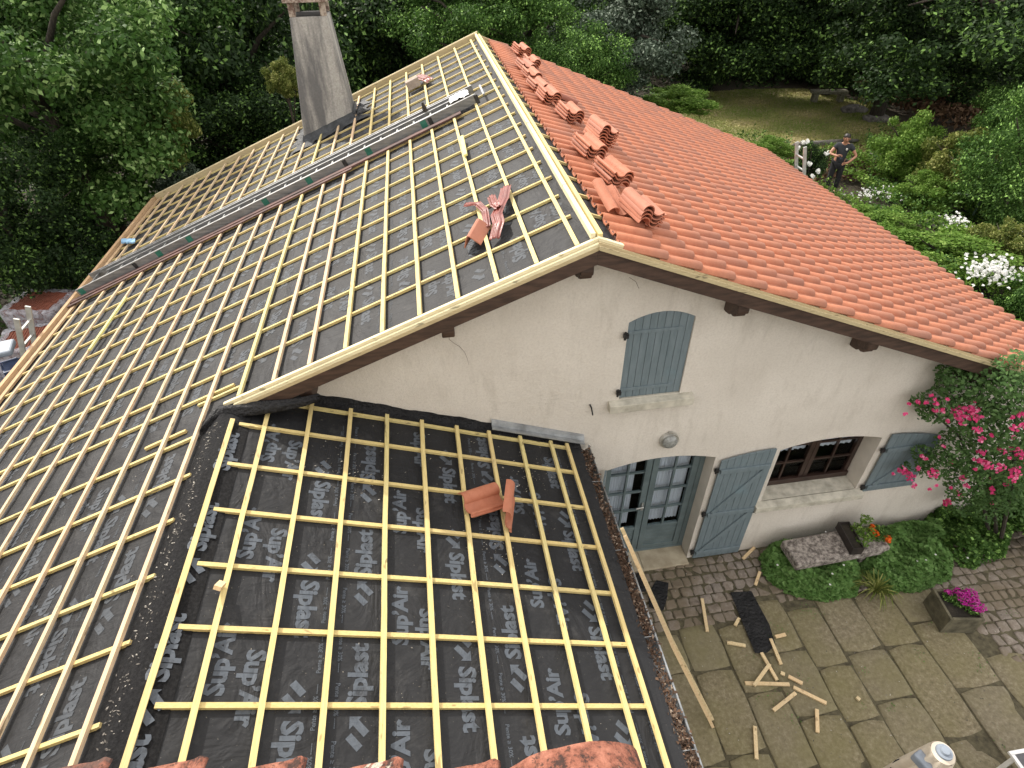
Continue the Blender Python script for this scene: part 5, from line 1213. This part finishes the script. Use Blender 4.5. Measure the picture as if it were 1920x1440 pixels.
cs = np.array(cs); n = 9000; p, nr, _ = clumps(rg, cs[:, :3], cs[:, 3]*1.05, n); nr += np.array([-.2, -.5, .2]); off = np.array([5.9, -.25, 0]); ok = p[:, 1] < -.01; p = p[ok]; nr = nr[ok]; n = len(p)
leaves('foliage', p-off, nr, rg.uniform(.035, .075, n), rg.uniform(.02, .04, n), rg.random(n), M['lf_rose'], rs, seed=14)
flw = [(1755, 757, .04), (1722, 754, .05), (1790, 770, .07), (1800, 778, .10), (1812, 765, .07), (1828, 770, .10), (1826, 784, .09), (1805, 793, .06), (1833, 806, .08), (1842, 824, .07), (1840, 848, .08), (1838, 865, .07), (1852, 873, .10), (1881, 845, .06), (1905, 844, .09), (1913, 855, .08), (1875, 878, .10), (1905, 885, .11), (1899, 897, .08), (1693, 882, .10), (1706, 893, .10), (1712, 910, .07), (1722, 878, .05), (1751, 887, .10), (1805, 895, .07), (1812, 912, .06), (1776, 942, .09), (1861, 919, .08), (1800, 928, .06), (1902, 803, .06), (1918, 800, .07), (1745, 742, .04), (1736, 754, .04), (1768, 770, .05), (1778, 790, .04), (1735, 860, .04), (1860, 815, .04), (1917, 776, .05), (1890, 905, .05)]
rr_ = random.Random(9)
flw = [(x, y, s*.78) for x, y, s in flw]+[(x+rr_.uniform(-34, 34), y+rr_.uniform(-30, 30), .022) for x, y, s in flw]
for px, py, s in flw:
    best = None
    d = ray(px, py)
    # sit on the nearest leaf clump's front
    bt = 1e9
    for cx, cy, cz_, r_ in cs:
        q = Vector((cx, cy, cz_))-CP; dn = d.normalized(); tt = q.dot(dn); dd = (q-dn*tt).length
        if dd < bt: bt = dd; best = tt-r_*1.0
    P = CP+d.normalized()*best; n = int(20*(s/.07)**2)+5
    q = rg.normal(0, 1, (n, 3)); q /= np.linalg.norm(q, axis=1, keepdims=True); q *= s*rg.random((n, 1))**.4*.8
    l_ = leaves('blossom', np.array(P)-off+q, q*8+rg.normal(0, .35, (n, 3))+np.array([-.2, -.5, .4]), .042, .036, rg.random(n), M['fl_pink'], rs, seed=int(px))
m = MB(); 
for pts_ in (((1880, 1010, -.55), (1865, 930, -.5), (1850, 860, -.4), (1820, 770, -.3)), ((1870, 1005, -.5), (1835, 900, -.3), (1800, 820, -.2), (1740, 765, -.1)), ((1885, 1015, -.6), (1900, 900, -.7), (1905, 780, -.7))):
    q = []
    for px, py, yy in pts_: d = ray(px, py); q.append(CP+d*((yy-CP.y)/d.y)-Vector(off))
    q[0].z = 0; m.tube(q, [.03, .022, .016, .01][:len(q)], 7)
m.build('stem', M['bark'], rs)
tree('shrub', (7.5, .6, 1.5), (.8, .9, .75), 'lf_mid', 'green shrub beyond the rose under the tiled eave', 'shrub', 1, small=True)
tree('shrub', at(1960, 960, .5), (.75, .8, .6), 'lf_mid', 'dark shrub at the right edge below the pink rose', 'shrub', 0, small=True)
tree('shrub', (7.3, 1.0, 1.0), (.7, 1.0, 1.0), 'lf_dark', 'leafy shrub at the right edge behind the pink rose', 'shrub', 1, small=True)
# big trunk at the left edge
m = MB(); p = at(5, 560, 0); m.tube([p+Vector((-.6, 0, 0)), p+Vector((-.75, .3, 1.6)), p+Vector((-1.5, .8, 4.5))], [.46, .36, .28], 14); tt = empty('tree', (0, 0, 0), 'thick leaning tree trunk at the left edge behind the tile pallets', 'tree'); m.build('trunk', M['bark'], tt, smooth=True)
# ================================================================== LEFT YARD
def pallet(c, rz, lb, n=(4, 3), h=.95):
    r = empty('tile_pallet', c, lb, 'pallet', rz=rz); m = MB()
    for x in (-.5, 0, .5): m.box((x, 0, .06), (.09, .95, .08))
    for i in range(7): m.box((-.54+.18*i, 0, .115), (.12, .95, .022))
    for y in (-.4, 0, .4): m.box((0, y, .01), (1.15, .1, .02))
    m.build('pallet', M['bat_old'], r); m = MB(); rg_ = random.Random(3)
    for l_ in range(3):
        for i in range(22):
            for j in range(2): m.box((-.52+.0495*i, -.23+.46*j+rg_.uniform(-.008, .008), .13+.14+.29*l_), (.036, .44, .28+rg_.uniform(-.01, .006)))
    m.build('tiles', M['tiledk'], r, bevel=.006)
    m = MB(); rows = []
    for t in (0, .1, .2, .35, .5, .6, .7, .8, .9, 1, 1.08, 1.08):
        z = .10+.86*min(t, 1.055); rr = []; last_ = len(rows) == 11; kk_ = .74 if last_ else 1.0
        for i in range(49):
            a = 2*math.pi*i/48; cx_, sy_ = math.cos(a), math.sin(a); q = max(abs(cx_)/.60, abs(sy_)/.50); rr.append((cx_/q*kk_*(1+.012*math.sin(i*3+t*9)), sy_/q*kk_*(1+.015*math.sin(i*2.3-t*7)), z+.012*math.sin(i*1.7)))
        rows.append(rr)
    m.grid(rows).build('plastic_wrap', FILM, r, smooth=True); return r
k = NT('stretch_film'); k.b.inputs['Base Color'].default_value = (.55, .55, .60, 1); k.b.inputs['Roughness'].default_value = .25
tp = k.n('ShaderNodeBsdfTransparent'); mx = k.n('ShaderNodeMixShader'); k.l(k.ramp(k.noise(k.coord(), 4, 6, .7, 1.5), [(.36, .25), (.60, .85)]), mx.inputs[0]); k.l(tp.outputs[0], mx.inputs[1]); k.l(k.b.outputs[0], mx.inputs[2]); k.l(mx.outputs[0], k.t.nodes['Material Output'].inputs[0])
k.l(k.bump(k.noise(k.coord((2, 2, 5)), 5, 6, .7, 1), .9, .05), k.b.inputs['Normal']); FILM = k.m
pallet(at(75, 568, .95).xy.to_3d(), math.radians(-12), 'farther tile pallet half wrapped in grey film')
pallet(at(62, 640, .90).xy.to_3d(), math.radians(8), 'nearer tile pallet with torn film, behind the left ladder')
m = MB(); p = at(20, 700, .5); rg = np.random.default_rng(12); rows = []
for i in range(13): rows.append([(p.x-1.2+.14*i, p.y-.9+.16*j, .35+.25*math.sin(i*.9)*math.sin(j*.8)+.16*rg.random()) for j in range(13)])
tag(m.grid(rows).build('tarpaulin', M['plastic'], smooth=True), 'crumpled grey plastic sheet heaped at the left edge', 'tarpaulin')
m = MB(); q = atd(27, 692, 13.0); m.box((q.x, q.y, q.z), (.26, .34, .16), rz=.5); m.tube([q+Vector((-.1, -.1, .06)), q+Vector((-.1, -.05, .18)), q+Vector((.1, .05, .18)), q+Vector((.1, .1, .06))], .018, 7); tag(m.build('toolbox', M['navy'], bevel=.02), 'dark blue toolbox on the grey plastic sheet', 'toolbox')
m = MB(); q = atd(3, 655, 13.2); m.box(q, (.35, .42, .10), rz=.3); tag(m.build('bucket', M['capgrey'], bevel=.03), 'grey plastic tray at the left edge near the pallets', 'tray')
M['alu2'] = simple('mid_grey_aluminium', (.36, .36, .34), (.52, .52, .50), 9, .4, .1, metal=.4)
def leanladder(nm, top, foot, wdv, lb, rung0=.2, n=9, mat='alu2'):
    r = empty('ladder', foot, lb, 'ladder'); f = Vector(foot); t = Vector(top)-f; wv = Vector(wdv)
    for s_ in (-1, 1): m = MB(); m.beam(wv*s_/2, wv*s_/2+t, .028, .075, up=t.cross(wv)); m.build('stile', M[mat], r)
    L_ = t.length
    for i in range(int(L_/.28)): m = MB(); a = t*((.25+.28*i)/L_); m.beam(a-wv*.48, a+wv*.48, .030, .030, up=t.cross(wv)); m.build('rung', M[mat], r)
    return r
leanladder('l', (-7.72, 3.98, 2.86), (-8.7, 3.98, 0), (0, .36, 0), 'aluminium ladder leaning on the left eave in front of the tile pallets')
leanladder('r', (7.18, 8.05, 3.22), (8.1, 8.05, 0), (0, .36, 0), 'aluminium ladder leaning on the right eave beside the white rose bush')
# ================================================================== THE PERSON
def skinned(name, verts, edges, rad, mat, parent=None, sub=2, root=0):
    me = bpy.data.meshes.new(name); me.from_pydata([tuple(v) for v in verts], edges, []); me.materials.append(M[mat]); o = bpy.data.objects.new(name, me); link(o, parent)
    sk = o.modifiers.new('skin', 'SKIN'); sk.use_smooth_shade = True
    for i, r in enumerate(rad): me.skin_vertices[0].data[i].radius = (r, r) if isinstance(r, (int, float)) else r; me.skin_vertices[0].data[i].use_root = (i == root)
    ss = o.modifiers.new('sub', 'SUBSURF'); ss.levels = sub; ss.render_levels = sub
    dg = bpy.context.evaluated_depsgraph_get(); bpy.context.view_layer.update(); m2 = bpy.data.meshes.new_from_object(o.evaluated_get(dg)); o.modifiers.clear(); o.data = m2; return o
fx = at(1554, 361, 0)
ps = empty('person', fx, 'person in charcoal T-shirt and black trousers looking down at a phone in the garden', 'person', rz=math.radians(-27))
# local frame: +x is the viewer's right, facing -y
V = {}; 
pts = dict(pelvis=(0, 0, .96), spine=(0, .01, 1.15), chest=(0, .02, 1.36), neck=(0, .0, 1.50), head0=(0, -.035, 1.57), head1=(0, -.075, 1.64), head2=(0, -.065, 1.71),
    hipL=(.10, 0, .92), kneeL=(.12, -.03, .50), ankL=(.13, .02, .09), toeL=(.15, -.15, .035), hipR=(-.10, 0, .92), kneeR=(-.12, -.05, .50), ankR=(-.13, .0, .09), toeR=(-.16, -.17, .035),
    shL=(.19, .02, 1.42), elL=(.40, -.06, 1.17), wrL=(.20, -.26, 1.02), haL=(.12, -.30, 1.00), shR=(-.19, .02, 1.42), elR=(-.34, -.10, 1.20), wrR=(-.17, -.29, 1.20), haR=(-.11, -.33, 1.215))
nm_ = list(pts); ix_ = {a: i for i, a in enumerate(nm_)}
ed = [('pelvis', 'spine'), ('spine', 'chest'), ('chest', 'neck'), ('neck', 'head0'), ('head0', 'head1'), ('head1', 'head2'), ('pelvis', 'hipL'), ('hipL', 'kneeL'), ('kneeL', 'ankL'), ('ankL', 'toeL'), ('pelvis', 'hipR'), ('hipR', 'kneeR'), ('kneeR', 'ankR'), ('ankR', 'toeR'), ('chest', 'shL'), ('shL', 'elL'), ('elL', 'wrL'), ('wrL', 'haL'), ('chest', 'shR'), ('shR', 'elR'), ('elR', 'wrR'), ('wrR', 'haR')]
rad = dict(pelvis=.13, spine=.125, chest=.14, neck=.055, head0=.07, head1=.088, head2=.070, hipL=.095, kneeL=.062, ankL=.045, toeL=.035, hipR=.095, kneeR=.062, ankR=.045, toeR=.035, shL=.062, elL=.043, wrL=.028, haL=.035, shR=.062, elR=.043, wrR=.028, haR=.035)
vs = list(pts.values()); es = [(ix_[a], ix_[b]) for a, b in ed]; rr = [rad[a] for a in nm_]
# fingers and thumbs
for side, wrn, han, dirn in (('L', 'wrL', 'haL', Vector((-.75, -.30, -.10))), ('R', 'wrR', 'haR', Vector((.80, -.25, .05)))):
    h0 = Vector(pts[han]); d = dirn.normalized(); up = Vector((0, 0, 1)); sp = up
    for f_ in range(4):
        b0 = len(vs); o_ = sp*(.026-.017*f_); ln = (.034, .040, .037, .028)[f_]
        vs += [h0+d*.025+o_*.9, h0+d*(.030+ln)+o_*1.2, h0+d*(.028+ln*1.7)+o_*1.2+Vector((0, -.012, -.008))]; rr += [.011, .0095, .008]; es += [(ix_[han], b0), (b0, b0+1), (b0+1, b0+2)]
    b0 = len(vs); vs += [h0+sp*.035+Vector((0, -.012, 0)), h0+sp*.05+d*.045+Vector((0, -.03, 0))]; rr += [.013, .010]; es += [(ix_[wrn], b0), (b0, b0+1)]
skinned('body', vs, es, rr, 'skin', ps)
# clothes
tv = [(0, 0, .90), (0, .01, 1.05), (0, .01, 1.20), (0, .02, 1.36), (0, .01, 1.475), (.185, .02, 1.415), (.30, -.02, 1.30), (-.185, .02, 1.415), (-.275, -.04, 1.31)]
skinned('tshirt', tv, [(0, 1), (1, 2), (2, 3), (3, 4), (3, 5), (5, 6), (3, 7), (7, 8)], [.165, .160, .160, .168, .085, .088, .072, .088, .072], 'shirt', ps)
skinned('trousers', [(0, 0, .98), (.10, 0, .90), (.12, -.03, .50), (.13, .015, .10), (-.10, 0, .90), (-.12, -.05, .50), (-.13, -.005, .10)], [(0, 1), (1, 2), (2, 3), (0, 4), (4, 5), (5, 6)], [.155, .115, .085, .075, .115, .085, .075], 'trous', ps)
for s_, a in ((1, 'L'), (-1, 'R')): q = Vector(pts['ank'+a]); t_ = Vector(pts['toe'+a]); skinned('shoe', [q+Vector((0, .04, -.045)), q+Vector((0, 0, -.03)), t_+Vector((0, 0, .005)), t_+Vector((.01*s_, -.05, 0))], [(0, 1), (1, 2), (2, 3)], [.045, .055, .045, .035], 'trous', ps)
m = MB(); hc = Vector((0, -.045, 1.675)); rows = []
for j in range(10):
    ph = math.pi*.62*j/9; r = []
    for i in range(25): th = 2*math.pi*i/24; k_ = 1+.03*math.sin(7*th+3*ph)-.22*max(0, -math.sin(th))*(j/9); r.append(hc+Vector((.098*math.cos(th)*math.sin(ph)*k_, .118*math.sin(th)*math.sin(ph)*k_+.012, .105*math.cos(ph)+.01*math.sin(5*th)*math.sin(ph))))
    rows.append(r)
m.grid(rows).build('hair', M['hair'], ps, smooth=True)
hd = Vector((0, -.075, 1.635))
def blob(c, s, nm, mat):
    m = MB(); rows = []
    for j in range(9):
        ph = math.pi*j/8; rows.append([Vector(c)+Vector((s[0]*math.cos(2*math.pi*i/12)*math.sin(ph), s[1]*math.sin(2*math.pi*i/12)*math.sin(ph), s[2]*math.cos(ph))) for i in range(13)])
    return m.grid(rows).build(nm, M[mat], ps, smooth=True)
blob(hd+Vector((0, -.092, -.012)), (.014, .020, .024), 'nose', 'skin')
for s_ in (-1, 1): blob(hd+Vector((.088*s_, .012, 0)), (.013, .022, .032), 'ear', 'skin'); blob(hd+Vector((.032*s_, -.080, .018)), (.013, .008, .007), 'eye', 'hair'); blob(hd+Vector((.032*s_, -.083, .036)), (.020, .008, .004), 'eyebrow', 'hair')
blob(hd+Vector((0, -.084, -.048)), (.024, .008, .006), 'mouth', 'redroll')
blob((.075, -.135, 1.36), (.030, .012, .036), 'shirt_emblem', 'whitebit')
ps.scale = (1.06, 1.06, 1.06)
ph_ = empty('phone', (0, 0, 0), 'dark phone held in front of the chest by the person', 'phone'); bpy.context.view_layer.update()
mw = Matrix.Translation(fx)@Matrix.Rotation(math.radians(-27), 4, 'Z'); ph_.location = mw@(Vector((-.055, -.365, 1.20))*1.06); m = MB(); m.box((0, 0, 0), (.075, .14, .010), rot=Matrix.Rotation(math.radians(35), 3, 'X')); m.build('casing', M['navy'], ph_, bevel=.003); m = MB(); m.box((0, -.003, .005), (.066, .128, .003), rot=Matrix.Rotation(math.radians(35), 3, 'X')); m.build('screen', M['dark'], ph_)
